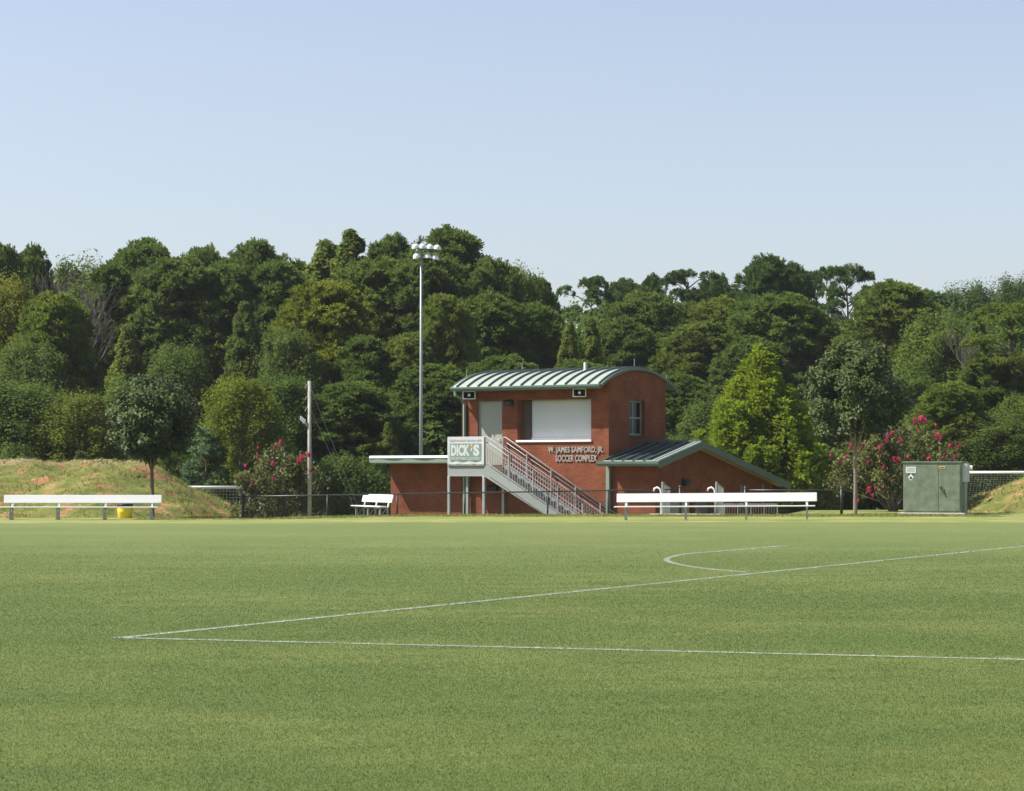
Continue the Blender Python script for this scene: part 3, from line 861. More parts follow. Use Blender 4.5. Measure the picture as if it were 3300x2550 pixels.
for sy in (SY0 - .02, SY1 + .02):
    xe = LX1 + RUN * (NR - 1)
    def nz(x): return LZ - max(0, (x - LX1)) * sl
    t = MB(); t.tube([(LX1 - .02, sy, LZ + 1.07), (LX1 + .12, sy, LZ + 1.07), (xe, sy, nz(xe) + 1.04)], .024, 8)
    rl = t.build('top_rail', M['rail'], ST, smooth=True)
    MB().tube([(LX1 + .02, sy + .07, LZ + .86), (LX1 + .12, sy + .07, LZ + .86), (xe + .2, sy + .07, nz(xe + .2) + .86)], .02, 8).build('handrail', M['galv'], rl, smooth=True)
    MB().tube([(LX1 + .05, sy, LZ + .74), (xe, sy, nz(xe) + .72)], .014, 6).build('mid_rail', M['rail'], rl)
    MB().tube([(LX1 + .05, sy, LZ + .12), (xe, sy, nz(xe) + .10)], .018, 6).build('bottom_rail', M['rail'], rl)
    for x in (LX1 + .0, LX1 + 1.1, LX1 + 2.2, LX1 + 3.3, LX1 + 4.4, xe):
        MB().box(x - .024, x + .024, sy - .024, sy + .024, nz(x) - .02, nz(x) + 1.05).build('rail_post', M['rail'], rl)
    k = 0; x = LX1 + .12
    while x < xe - .05:
        baluster(rl, x, sy, nz(x) + .11, .62)
        x += .115
# landing guard rail
t = MB().tube([(LX1 - .02, SY0 - .02, LZ + 1.07), (LX0, SY0 - .02, LZ + 1.07), (LX0, SY1, LZ + 1.07)], .024, 8)
gr = t.build('guard_rail', M['rail'], ST)
MB().tube([(LX1 - .02, SY0 - .02, LZ + .10), (LX0, SY0 - .02, LZ + .10), (LX0, SY1, LZ + .10)], .016, 6).build('bottom_rail', M['rail'], gr)
for x, y in ((LX0, SY0 - .02), (LX0, SY1), ((LX0 + LX1) / 2, SY0 - .02)):
    MB().box(x - .024, x + .024, y - .024, y + .024, LZ - .05, LZ + 1.06).build('rail_post', M['rail'], gr)
x = LX0 + .115
while x < LX1 - .05:
    baluster(gr, x, SY0 - .02, LZ + .10, .96); x += .115
y = SY0 + .1
while y < SY1 - .05:
    baluster(gr, LX0, y, LZ + .10, .96); y += .115

# banner hung on the landing rail
BN = empty('advertising_banner', (BX, BY, 0), -TH)
tag(BN, 'white vinyl banner with green panel and bold white letters tied to the landing rail', 'banner')
bx0, bx1, bz0, bz1, by = LX0 - .02, LX1 - .0, LZ + .03, LZ + 1.09, SY0 - .06
s = MB(); nxs = 14
for k in range(nxs):
    a = bx0 + (bx1 - bx0) * k / nxs; b = bx0 + (bx1 - bx0) * (k + 1) / nxs
    wa, wb = .012 * math.sin(k * 1.3), .012 * math.sin((k + 1) * 1.3)
    s.hexa([(a, by + wa - .006, bz0 + .006 * math.sin(k * 2)), (b, by + wb - .006, bz0 + .006 * math.sin(k * 2 + 2)), (b, by + wb, bz0), (a, by + wa, bz0), (a, by - .006, bz1), (b, by - .006, bz1), (b, by, bz1), (a, by, bz1)])
s.build('sheet', M['banner'], BN)
gx0, gx1, gz0, gz1 = bx0 + .13, bx1 - .13, bz0 + .14, bz0 + .80
MB().box(gx0, gx1, by - .0235, by - .0205, gz0, gz1).build('green_panel', M['banner_green'], BN)
fit_text('lettering', 'DICK', gx0 + .05, gx0 + .93, gz0 + .18, gz1 - .04, by - .0245, .004, M['banner'], BN, .055)
fit_text('lettering', 'S', gx1 - .36, gx1 - .07, gz0 + .18, gz1 - .04, by - .0245, .004, M['banner'], BN, .055)
MB().prism([(gx1 - .465, by - .0245, gz1 - .17), (gx1 - .40, by - .0245, gz1 - .17), (gx1 - .42, by - .0245, gz1 - .28), (gx1 - .475, by - .0245, gz1 - .31)], None, (0, -.004, 0)).build('apostrophe', M['banner'], BN)
st_ = []
for k in range(10):
    a_ = math.pi / 2 + k * math.pi / 5; r_ = .07 if k % 2 == 0 else .032
    st_.append((gx1 - .435 + r_ * math.cos(a_), by - .0245, gz1 - .07 + r_ * math.sin(a_)))
MB().prism(st_, None, (0, -.004, 0)).build('star', M['banner_orange'], BN)
fit_text('lettering', 'SPORTING GOODS', gx0 + .06, gx1 - .08, gz0 + .035, gz0 + .135, by - .0245, .004, M['banner'], BN, .01)
s1, s2 = MB(), MB(); rr = random.Random(4); x = bx0 + .10
while x < bx1 - .14:
    w_ = rr.uniform(.02, .05); (s1 if rr.random() < .6 else s2).box(x, x + w_, by - .0215, by - .0195, bz1 - .165 + rr.uniform(-.005, .01), bz1 - .10 + rr.uniform(-.02, .01)); x += w_ + rr.choice([.012, .015, .02, .05])
s1.build('blue_print', M['banner_blue'], BN); s2.build('red_print', M['banner_red'], BN)

# loudspeakers under the eave
def horn(px, py, x_loc, z_loc, label):
    h = empty('horn_loudspeaker', BM @ Vector((x_loc, -.52, z_loc)), R(-4))
    tag(h, label, 'loudspeaker', 'horn loudspeakers under the barrel roof eave')
    w_, hh, d = .25, .155, .34
    s = MB()
    o = [(-w_, 0, -hh), (w_, 0, -hh), (w_, 0, hh), (-w_, 0, hh)]
    i = [(-.06, d, -.06), (.06, d, -.06), (.06, d, .06), (-.06, d, .06)]
    oi = [(a * .88, -.0, c * .82) for a, b, c in o]
    for k in range(4):
        j = (k + 1) % 4
        s.poly([o[k], o[j], i[j], i[k]]); s.poly([oi[k], oi[j], o[j], o[k]])
    s.build('flare', M['horn'], h)
    s = MB(); ii_ = [(a * .8, d - .03, c * .8) for a, b, c in i]
    for k in range(4):
        j = (k + 1) % 4
        s.poly([oi[j], oi[k], ii_[k], ii_[j]])
    s.poly(ii_); s.build('throat', M['horn_in'], h)
    s = MB(); s.tube([(0, .02, .0), (0, d - .03, 0)], [.055, .04], 10); s.build('phase_plug', M['horn'], h)
    s = MB(); s.tube([(0, d - .005, 0), (0, d + .16, 0)], .09, 12); s.build('driver', M['pipe_green'], h)
    s = MB().box(-.03, .03, .1, .16, hh * .7, z_top_bracket); s.build('bracket', M['galv'], h)
    return h
z_top_bracket = .32
horn(1513, 1274, -6.02, 4.50, 'left white horn loudspeaker under the eave above the downspout')
horn(1868, 1264, -0.97, 4.50, 'right white horn loudspeaker under the eave above the shutter')

# ---------------------------------------------------------------- players benches
def bench(loc, rz_, length, nsup, label, scale=1.0, roll=0.0):
    b = empty('players_bench', loc, rz_)
    b.rotation_euler = (0, roll, rz_); b.scale = (scale,) * 3
    tag(b, label, 'bench', 'white aluminium players benches')
    L2 = length / 2
    MB().box(-L2 - .06, L2 - .06, -.40, -.15, .405, .445).build('seat_plank', M['bench'], b, bevel=.012)
    # leaning backrest
    c, s_ = math.cos(R(14)), math.sin(R(14))
    def bp(u_, t): return (.0 + .02 + u_ * s_ + t * c, .565 + u_ * c - t * s_)
    q0, q1, q2, q3 = bp(0, -.02), bp(0, .02), bp(.285, .02), bp(.285, -.02)
    m_ = MB().prism([(-L2, *q0), (-L2, *q1), (-L2, *q2), (-L2, *q3)], None, (length, 0, 0))
    m_.build('backrest', M['bench'], b, bevel=.012)
    for k in range(nsup):
        x = -L2 + .30 + (length - .62) * k / (nsup - 1)
        sp_ = MB()
        sp_.box(x - .03, x + .03, -.40, .02, .365, .403)
        sp_.box(x - .03, x + .03, -.33, -.27, .0, .365)
        sp_.box(x - .03, x + .03, -.05, .01, .0, .365)
        sp_.box(x - .03, x + .03, -.42, .10, 0.0, .04)
        so = sp_.build('support', M['bench_leg'], b)
        MB().tube([(x, -.06, .36), (x, -.30, .05)], .022, 6).build('brace', M['bench_leg'], so)
        MB().hexa([(x - .035, -.02, .40), (x + .035, -.02, .40), (x + .035, .03, .40), (x - .035, .03, .40), (x - .035, .045, .70), (x + .035, .045, .70), (x + .035, .075, .70), (x - .035, .075, .70)]).build('back_bracket', M['bench'], so)
    return b
Yr = 74.0
bench((xa(2309, Yr), Yr, tz(xa(2309, Yr), Yr) + .02), R(-7), 6.35, 4, 'long white bench in front of the sloping brick wing', 1.0, R(-.4))
Yl = 80.0
bench((xa(266, Yl), Yl, tz(xa(266, Yl), Yl)), R(-1.5), 5.45, 4, 'white bench before the grassy clay mound, yellow bin behind it', 1.0)
Yc = 83.0
bench((xa(1212, Yc), Yc, -.11), R(-66), 3.0, 3, 'short white bench seen end-on beside the flat roofed brick wing', 1.0)

# ---------------------------------------------------------------- utility cabinet
Yu = 83.2
ub = empty('utility_cabinet', (xa(3004, Yu), Yu, 0.0), R(-21))
tag(ub, 'weathered green electrical cabinet on a concrete pad', 'cabinet')
cw, cd, ch = 1.04, 1.25, 1.86
MB().box(-cw - .14, cw + .14, -.22, cd + .2, -.15, .075).build('concrete_pad', M['concrete'], ub, bevel=.015)
cb_ = MB().box(-cw, cw, 0, cd, .077, ch).build('cabinet_body', M['box_green'], ub, bevel=.012)
MB().box(-cw - .025, cw + .025, -.03, cd + .03, ch + .001, ch + .05).build('lid', M['box_green'], ub, bevel=.01)
for x0, x1 in ((-cw + .05, .22), (.235, cw - .05)):
    MB().box(x0, x1, -.018, -.001, .14, ch - .08).build('door', M['box_green'], ub, bevel=.006)
MB().tube([(.33, -.02, 1.02), (.33, -.06, 1.0), (.38, -.06, .80)], .018, 6).build('latch', M['rust'], ub)
MB().tube([(.26, -.025, 1.0), (.40, -.025, .78)], .012, 5).tube([(.44, -.022, .92), (.50, -.022, .62)], .010, 5).build('scratches', M['rust'], ub)
sg = MB().box(-cw + .10, -cw + .46, -.023, -.019, 1.50, 1.72).build('notice', M['label_white'], ub)
for zz in (1.66, 1.60, 1.555):
    MB().box(-cw + .14, -cw + .42, -.026, -.0235, zz, zz + .022).build('print', M['frame'], sg)
em = MB().prism([(-cw + .18, -.021, 1.48), (-cw + .18, -.021, 1.33), (-cw + .28, -.021, 1.22), (-cw + .38, -.021, 1.33), (-cw + .38, -.021, 1.48)], None, (0, -.003, 0)).build('emblem', M['label_white'], ub)
MB().prism([(-cw + .18, -.0245, 1.478), (-cw + .18, -.0245, 1.37), (-cw + .28, -.0245, 1.478)], None, (0, -.002, 0)).build('dark_corner', M['label_dark'], em)
MB().prism([(-cw + .38, -.0245, 1.478), (-cw + .38, -.0245, 1.37), (-cw + .28, -.0245, 1.478)], None, (0, -.002, 0)).build('dark_corner', M['label_dark'], em)
MB().tube([(-cw + .28, -.026, 1.32), (-cw + .28, -.028, 1.32)], .045, 12).build('dark_disc', M['label_dark'], em)
yl = MB().box(.24, .46, -.024, -.0195, 1.66, 1.74).build('warning_plate', M['label_yellow'], ub)
MB().box(.27, .43, -.027, -.0245, 1.685, 1.715).build('print', M['label_dark'], yl)
mb_ = MB().box(cw + .002, cw + .20, .10, .55, 1.18, 1.83).build('meter_box', M['grey_box'], ub, bevel=.01)
MB().tube([(cw + .20, .3, 1.68), (cw + .34, .3, 1.68)], .085, 14).build('meter', M['label_white'], mb_)
MB().tube([(cw + .1, .3, 1.18), (cw + .1, .3, .05)], .02, 6).build('conduit', M['grey_box'], mb_)

# ---------------------------------------------------------------- fences
def links(m_, pa, pb, h0a, h0b, ht_a, ht_b, step=.075, r=.0022):
    """chain link: two families of slanted wires between ground line and top rail"""
    pa, pb = Vector(pa), Vector(pb); L = (pb - pa).length
    def pt(s_, t):
        p = pa.lerp(pb, s_); z0 = h0a + (h0b - h0a) * s_; z1 = ht_a + (ht_b - ht_a) * s_
        return Vector((p.x, p.y, z0 + (z1 - z0) * t))
    H = ht_a - h0a; k = -H
    nrm = Vector((0, 0, 1))
    while k < L:
        for sgn in (0, 1):
            a0, b0 = max(0, k), min(L, k + H)
            if b0 - a0 < .02: continue
            t0, t1 = (a0 - k) / H, (b0 - k) / H
            if sgn: t0, t1 = 1 - t0, 1 - t1
            A, Bp = pt(a0 / L, t0), pt(b0 / L, t1)
            m_.tube([A, Bp], r, 3, cap=False)
        k += step
def fence(name, posts, Y, rail_z, label, post_r=.03, end_r=.055, ends=(True, True), top_ext=.03, low=-.5):
    f = empty(name, (xa(posts[0], Y), Y, tz(xa(posts[0], Y), Y)))
    oz = f.location.z; o = Vector((f.location.x, f.location.y, 0))
    tag(f, label, 'fence', 'black chain link fences')
    P_ = [Vector((xa(p, Y), Y, 0)) for p in posts]
    zr = [rail_z(p) for p in posts]
    for k, p in enumerate(P_):
        isend = (k == 0 and ends[0]) or (k == len(P_) - 1 and ends[1])
        r_ = end_r if isend else post_r
        zb = tz(p.x, Y) - .05
        zt = zr[k] + (.09 if isend else top_ext)
        m_ = MB().tube([p - o + Vector((0, 0, zb)), p - o + Vector((0, 0, zt))], r_, 10)
        pst = m_.build('post', M['black'], f, smooth=True)
        if isend:
            MB().lathe([(r_ + .01, zt - .02), (r_ + .012, zt + .01), (r_ * .6, zt + .045), (.004, zt + .055)], 10, tuple(p - o)).build('cap', M['rail_black'], pst, smooth=True)
    m_ = MB().tube([P_[k] - o + Vector((0, 0, zr[k])) for k in range(len(P_))], .025, 8)
    m_.build('top_rail', M['rail_black'], f, smooth=True)
    ms_ = MB()
    for k in range(len(P_) - 1):
        links(ms_, P_[k] - o, P_[k + 1] - o, tz(P_[k].x, Y), tz(P_[k + 1].x, Y), zr[k], zr[k + 1])
    me_ = ms_.build('chain_link', M['black'], f)
    me_['kind'] = 'stuff'
    # children were laid out in world height: lower them into the empty's frame
    for ch in f.children:
        ch.location.z = -oz
    return f
Yf = 83.9
fence('chain_link_fence', [783, 1055, 1280, 1497, 1765, 1960, 2192], Yf, lambda p: za(1600 + (p - 833) * (1577 - 1600) / (2192 - 833), Yf), 'long black chain link fence in front of the brick building')
Yf2 = 83.3
fence('chain_link_fence', [2402, 2712], Yf2, lambda p: za(1580, Yf2), 'short black chain link fence behind the right end of the long bench')
Yf3 = 150.0
ff = empty('windscreen_fence', (xa(2480, Yf3), Yf3, tz(xa(2480, Yf3), Yf3)))
tag(ff, 'far black windscreen fence across the back field, behind the trees', 'fence')
o = ff.location.copy()
for k, p in enumerate(range(2480, 3500, 92)):
    x = xa(p, Yf3); z0 = tz(x, Yf3)
    MB().tube([Vector((x, Yf3, z0 - .1)) - o, Vector((x, Yf3, za(1558, Yf3))) - o], .035, 8).build('post', M['galv'], ff)
x0, x1 = xa(2480, Yf3), xa(3490, Yf3)
MB().box(x0 - o.x, x1 - o.x, .05, .065, -.02, za(1564, Yf3) - o.z).build('windscreen', M['cloth'], ff)
MB().tube([(x0 - o.x, 0, za(1562, Yf3) - o.z), (x1 - o.x, 0, za(1562, Yf3) - o.z)], .025, 6).build('top_rail', M['galv'], ff)
# lower-level fence behind the left crape myrtle
Yf4 = 112.0
ff = empty('windscreen_fence', (xa(840, Yf4), Yf4, tz(xa(840, Yf4), Yf4)))
tag(ff, 'dark windscreen fence between the utility pole and the flat roofed wing', 'fence')
o = ff.location.copy()
for p in (850, 925, 1055, 1127, 1200, 1275):
    x = xa(p, Yf4)
    MB().tube([(x - o.x, 0, -.1), (x - o.x, 0, za(1600, Yf4) - o.z)], .035, 8).build('post', M['galv'], ff)
MB().box(0, xa(1280, Yf4) - o.x, .05, .065, -.02, za(1606, Yf4) - o.z).build('windscreen', M['cloth'], ff)

# ---------------------------------------------------------------- goals
def goal(loc, rz_, width, hgt, label, depth=1.6):
    g_ = empty('soccer_goal', loc, rz_); tag(g_, label, 'goal', 'white soccer goals')
    r_ = .06
    MB().tube([(-width / 2, 0, hgt), (width / 2, 0, hgt)], r_, 10).build('crossbar', M['goal'], g_, smooth=True)
    for sx in (-1, 1):
        MB().tube([(sx * width / 2, 0, 0), (sx * width / 2, 0, hgt + r_)], r_, 10).build('post', M['goal'], g_, smooth=True)
        MB().tube([(sx * width / 2, 0, hgt), (sx * width / 2, .55, hgt), (sx * width / 2, depth, .03), (sx * width / 2, 0, .03)], .03, 8).build('stanchion', M['goal'], g_, smooth=True)
    MB().tube([(-width / 2, depth, .03), (width / 2, depth, .03)], .03, 8).build('ground_bar', M['goal'], g_)
    nt = MB(); k = -width / 2
    while k <= width / 2 + .01:
        nt.tube([(k, .0, hgt), (k, .55, hgt - .03), (k, depth, .05)], .003, 3, cap=False); k += .14
    t = 0
    while t <= 1:
        y_ = .55 + (depth - .55) * t; z_ = (hgt - .03) * (1 - t) + .05 * t
        nt.tube([(-width / 2, y_, z_), (width / 2, y_, z_)], .003, 3, cap=False); t += .06
    for sx in (-1, 1):
        t = .04
        while t < 1:
            y1_ = min(depth, .55 + (depth - .55) * t) ; z_ = hgt * (1 - t)
            nt.tube([(sx * width / 2, 0, z_), (sx * width / 2, y1_, z_)], .003, 3, cap=False); t += .06
        y_ = .12
        while y_ < depth:
            zt = hgt if y_ < .55 else hgt * (1 - (y_ - .55) / (depth - .55))
            nt.tube([(sx * width / 2, y_, .03), (sx * width / 2, y_, zt)], .003, 3, cap=False); y_ += .14
    n_ = nt.build('net', M['net'], g_); n_['kind'] = 'stuff'
    return g_
Yg_ = 98.0
xg = xa(795, Yg_)
w_g = 4.0
goal((xg - w_g / 2 * math.cos(R(12)), Yg_ + .3, tz(xg, Yg_)), R(8), w_g, za(1571, Yg_) - tz(xg, Yg_), 'white soccer goal half hidden behind the left clay mound')
Yg2 = 101.0
xg2 = xa(3080, Yg2)
goal((xg2 + 3.3, Yg2, tz(xg2 + 3, Yg2)), R(0), 6.6, za(1523, Yg2) - tz(xg2 + 3, Yg2), 'white soccer goal beyond the green cabinet and right mound')

# ---------------------------------------------------------------- bins, gates, railing, walk
Yb_ = 82.4
yb = empty('trash_barrel', (xa(403, Yb_), Yb_, tz(xa(403, Yb_), Yb_)))
tag(yb, 'yellow barrel with a black liner behind the left bench', 'trash can')
MB().lathe([(.001, 0), (.235, 0), (.25, .02), (.265, .22), (.27, .235), (.265, .25), (.275, .42)], 22).build('drum', M['yellow'], yb, smooth=True)
MB().lathe([(.278, .40), (.283, .44), (.28, .50), (.262, .515), (.25, .44), (.10, .36), (.001, .35)], 22).build('liner', M['bag'], yb, smooth=True)
Yb2 = 83.6
zc = tz(xa(2266, Yb2), Yb2)
kb = empty('trash_can', (xa(2266, Yb2), Yb2, zc - .02))
tag(kb, 'black round trash can behind the middle of the long bench', 'trash can')
MB().lathe([(.001, 0), (.25, 0), (.265, .03), (.29, .74), (.305, .75), (.305, .80), (.28, .80), (.27, .3), (.001, .25)], 22).build('drum', M['dark'], kb, smooth=True)
MB().lathe([(.30, .80), (.31, .83), (.22, .93), (.001, .96)], 22).build('lid', M['dark'], kb, smooth=True)

def gate(px, label, Y=83.6):
    x = xa(px, Y); g_ = empty('metal_gate', (x, Y, tz(x, Y)), R(72))
    tag(g_, label, 'gate', 'open galvanised gate leaves')
    hgt = za(1553, Y) - g_.location.z
    fr_ = MB().tube([(0, 0, 0), (0, 0, hgt)], .05, 8); fr_.build('post', M['galv_dull'], g_)
    MB().tube([(.05, 0, .12), (.05, 0, hgt - .05), (1.0, 0, hgt - .22), (1.0, 0, .12), (.05, 0, .12)], .03, 8).build('gate_frame', M['galv'], g_)
    m_ = MB(); k = .15
    while k < 1.0:
        m_.tube([(k, 0, .12), (k, 0, hgt - .05 - .17 * k)], .009, 4); k += .09
    m_.build('bars', M['galv'], g_)
    MB().tube([(-.02, .06, .1), (-.02, .06, hgt - .38), (-.03, .10, hgt - .26), (-.03, .20, hgt - .20), (-.03, .30, hgt - .24), (-.03, .33, hgt - .34)], .035, 8).build('hoop', M['white_flash'], g_, smooth=True)
gate(2136, 'galvanised gate leaf at the left of the fence opening')
gate(2310, 'galvanised gate leaf at the right of the fence opening')
Yr_ = 84.4
x0, x1 = xa(2335, Yr_), xa(2505, Yr_)
rl_ = empty('pipe_railing', (x0, Yr_, tz(x0, Yr_))); tag(rl_, 'low metal railing with thin balusters seen under the long bench', 'railing')
zt = za(1626, Yr_) - rl_.location.z; L = x1 - x0
MB().tube([(0, 0, zt), (L, 0, zt)], .025, 8).build('top_rail', M['galv'], rl_)
MB().tube([(0, 0, .1), (L, 0, .1)], .02, 8).build('bottom_rail', M['galv'], rl_)
for k in range(5):
    MB().tube([(L * k / 4, 0, -.05), (L * k / 4, 0, zt)], .025, 8).build('post', M['galv'], rl_)
bme = MB().box(-.01, .01, -.01, .01, .1, zt).mesh('baluster'); bme.materials.append(M['galv'])
k = .09
while k < L:
    o_ = put('baluster', bme, None, rl_); o_.location.x = k; k += .095
wk = MB(); Yw = 82.75
wk.box(xa(2100, Yw), xa(2330, Yw), Yw, Yw + 1.3, -.3, .035)
struct(wk.build('pavement', M['concrete'], None, bevel=.01))

# ---------------------------------------------------------------- poles
Yp = 108.0
lp = empty('floodlight_pole', (xa(1357, Yp), Yp, tz(0, Yp))); tag(lp, 'tall steel floodlight pole with white lamps rising behind the flat wing', 'light pole')
ztop = za(800, Yp) - lp.location.z
MB().tube([(0, 0, 0), (0, 0, ztop * .5), (0, 0, ztop)], [.098, .075, .042], 12).build('pole', M['pole_grey'], lp, smooth=True)
MB().box(-.30, .80, -.03, .03, ztop - .05, ztop + .01).build('upper_arm', M['pole_grey'], lp)
MB().box(-.24, .70, -.03, .03, ztop - .47, ztop - .41).build('lower_arm', M['pole_grey'], lp)
def lamp_unit(x, z, rx, rz__):
    h = MB()
    prof = [(.001, .20), (.06, .20), (.13, .165), (.175, .085), (.19, 0)]
    h.lathe(prof, 14)
    me_ = h.mesh('lamp_shade'); o_ = put('lamp', me_, M['lamp'], lp, smooth=True)
    o_.location = (x, -.11, z); o_.rotation_euler = (rx, 0, rz__)
    MB().lathe([(.187, .004), (.001, -.01)], 14).build('lens', M['lens'], o_)
    MB().tube([(0, 0, .19), (0, .0, .26)], .04, 8).build('ballast', M['pole_grey'], o_)
for k, (x, z, a, b_) in enumerate([(-.24, ztop, 18, -25), (.08, ztop, 15, 0), (.41, ztop - .04, 8, 30), (.74, ztop - .07, 12, 60), (-.18, ztop - .45, 22, -40), (.32, ztop - .47, 5, 40), (.64, ztop - .53, 14, 75)]):
    lamp_unit(x, z, R(a), R(b_))
Yq = 88.5
up = empty('utility_pole', (xa(998, Yq), Yq, tz(xa(998, Yq), Yq))); tag(up, 'short pale utility pole with one floodlight and two guy wires', 'utility pole')
zt = za(1228, Yq) - up.location.z
MB().tube([(0, 0, 0), (-.01, 0, zt)], [.085, .065], 12).build('pole', M['pole_wood'], up, smooth=True)
for py in (1243, 1281, 1318):
    z_ = za(py, Yq) - up.location.z
    MB().tube([(-.05, -.02, z_ + .08), (-.12, -.03, z_ + .02), (-.18, -.03, z_ - .10)], .012, 5).build('cleat', M['pole_wood'], up)
fl = MB(); z_ = za(1352, Yq) - up.location.z
fl.hexa([(-.36, -.14, z_ - .02), (-.20, -.14, z_ - .18), (-.20, .10, z_ - .18), (-.36, .10, z_ - .02), (-.34, -.14, z_ + .14), (-.15, -.14, z_ - .03), (-.15, .10, z_ - .03), (-.34, .10, z_ + .14)])
flo = fl.build('floodlight', M['lamp'], up, bevel=.01)
MB().tube([(-.19, -.02, z_ - .10), (-.10, -.02, z_ - .22), (-.04, 0, z_ - .30)], .035, 8).build('arm', M['galv'], flo)
for py0, (pxe, pye) in ((1255, (1165, 1605)), (1322, (1150, 1600))):
    a = Vector((.05, 0, za(py0, Yq) - up.location.z)); e = at(pxe, pye + 55, Yq + 1) - Vector(up.location)
    MB().tube([a, e], .006, 5).build('guy_wire', M['galv'], up)
# thin line crossing in front of the wood
Yw = 112
wv = empty('overhead_cable', at(2480, 1402, Yw)); tag(wv, 'thin overhead cable crossing the wood at the right', 'cable')
pts = []
for t in np.linspace(0, 1, 14):
    p = at(2480, 1402, Yw).lerp(at(3500, 1384, Yw), t); p.z -= .25 * 4 * t * (1 - t) * .3; pts.append(p - Vector(wv.location))
MB().tube(pts, .012, 5).build('strand', M['grey_box'], wv)

# ---------------------------------------------------------------- trees
def leaf_quads(Pn, Nn, ln, wd, jit):
    """leaf quads at points Pn, facing roughly Nn"""
    n_ = len(Pn)
    N = Nn + rng.normal(0, jit, (n_, 3)); N /= np.linalg.norm(N, axis=1)[:, None] + 1e-9
    T = np.cross(N, rng.normal(0, 1, (n_, 3))); T /= np.linalg.norm(T, axis=1)[:, None] + 1e-9
    Bt = np.cross(N, T)
    L = (ln * rng.uniform(.6, 1.35, n_))[:, None] * T; W = (wd * rng.uniform(.7, 1.3, n_))[:, None] * Bt
    v = np.empty((n_, 4, 3))
    v[:, 0] = Pn - L; v[:, 1] = Pn - W * .9 + L * .1; v[:, 2] = Pn + L; v[:, 3] = Pn + W * .9 + L * .1
    return v.reshape(-1, 3), np.arange(n_ * 4).reshape(n_, 4)

def leaf_tris(Pn, Nn, ln, jit):
    """small three-cornered leaf sprays for trees far away"""
    n_ = len(Pn)
    N = Nn + rng.normal(0, jit, (n_, 3)); N /= np.linalg.norm(N, axis=1)[:, None] + 1e-9
    T = np.cross(N, rng.normal(0, 1, (n_, 3))); T /= np.linalg.norm(T, axis=1)[:, None] + 1e-9
    Bt = np.cross(N, T)
    L = (ln * rng.uniform(.6, 1.3, n_))[:, None]
    v = np.empty((n_, 3, 3))
    v[:, 0] = Pn + L * T; v[:, 1] = Pn - L * .55 * T + L * .8 * Bt; v[:, 2] = Pn - L * .55 * T - L * .8 * Bt
    return v.reshape(-1, 3), np.arange(n_ * 3).reshape(n_, 3)

def needle_tris(Pn, Nn, ln, wd, k, spread):
    n_ = len(Pn)
    Pn = np.repeat(Pn, k, 0); Nn = np.repeat(Nn, k, 0)
    D = Nn + rng.normal(0, spread, (n_ * k, 3)); D /= np.linalg.norm(D, axis=1)[:, None] + 1e-9
    T = np.cross(D, rng.normal(0, 1, (n_ * k, 3))); T /= np.linalg.norm(T, axis=1)[:, None] + 1e-9
    L = (ln * rng.uniform(.6, 1.2, n_ * k))[:, None] * D; W = wd * T
    v = np.empty((n_ * k, 3, 3))
    v[:, 0] = Pn; v[:, 1] = Pn + L - W; v[:, 2] = Pn + L * .9 + W
    return v.reshape(-1, 3), np.arange(n_ * k * 3).reshape(-1, 3)

def sphere_pts(n_):
    p = rng.normal(0, 1, (n_, 3)); return p / np.linalg.norm(p, axis=1)[:, None]

def limbs(m_, H, base_r, tops, trunk_top, bend=.02, r_limb=.05, fork=.35):
    k = 7
    tr = [(math.sin(i * 1.7) * bend * H * (i / k), math.cos(i * 2.1) * bend * H * (i / k), trunk_top * i / k) for i in range(k + 1)]
    m_.tube(tr, [base_r * (1 - .82 * i / k) for i in range(k + 1)], 8, cap=False)
    for c in tops:
        c = Vector(c); zz = max(trunk_top * .2, min(trunk_top * .97, c.z - fork * math.hypot(c.x, c.y)))
        i = min(k - 1, int(zz / trunk_top * k)); t = zz / trunk_top * k - i
        s_ = Vector(tr[i]).lerp(Vector(tr[i + 1]), t)
        md = s_.lerp(c, .5) + Vector((0, 0, .10 * (c - s_).length))
        m_.tube([s_, md, c], [r_limb, r_limb * .65, r_limb * .25], 5, cap=False)

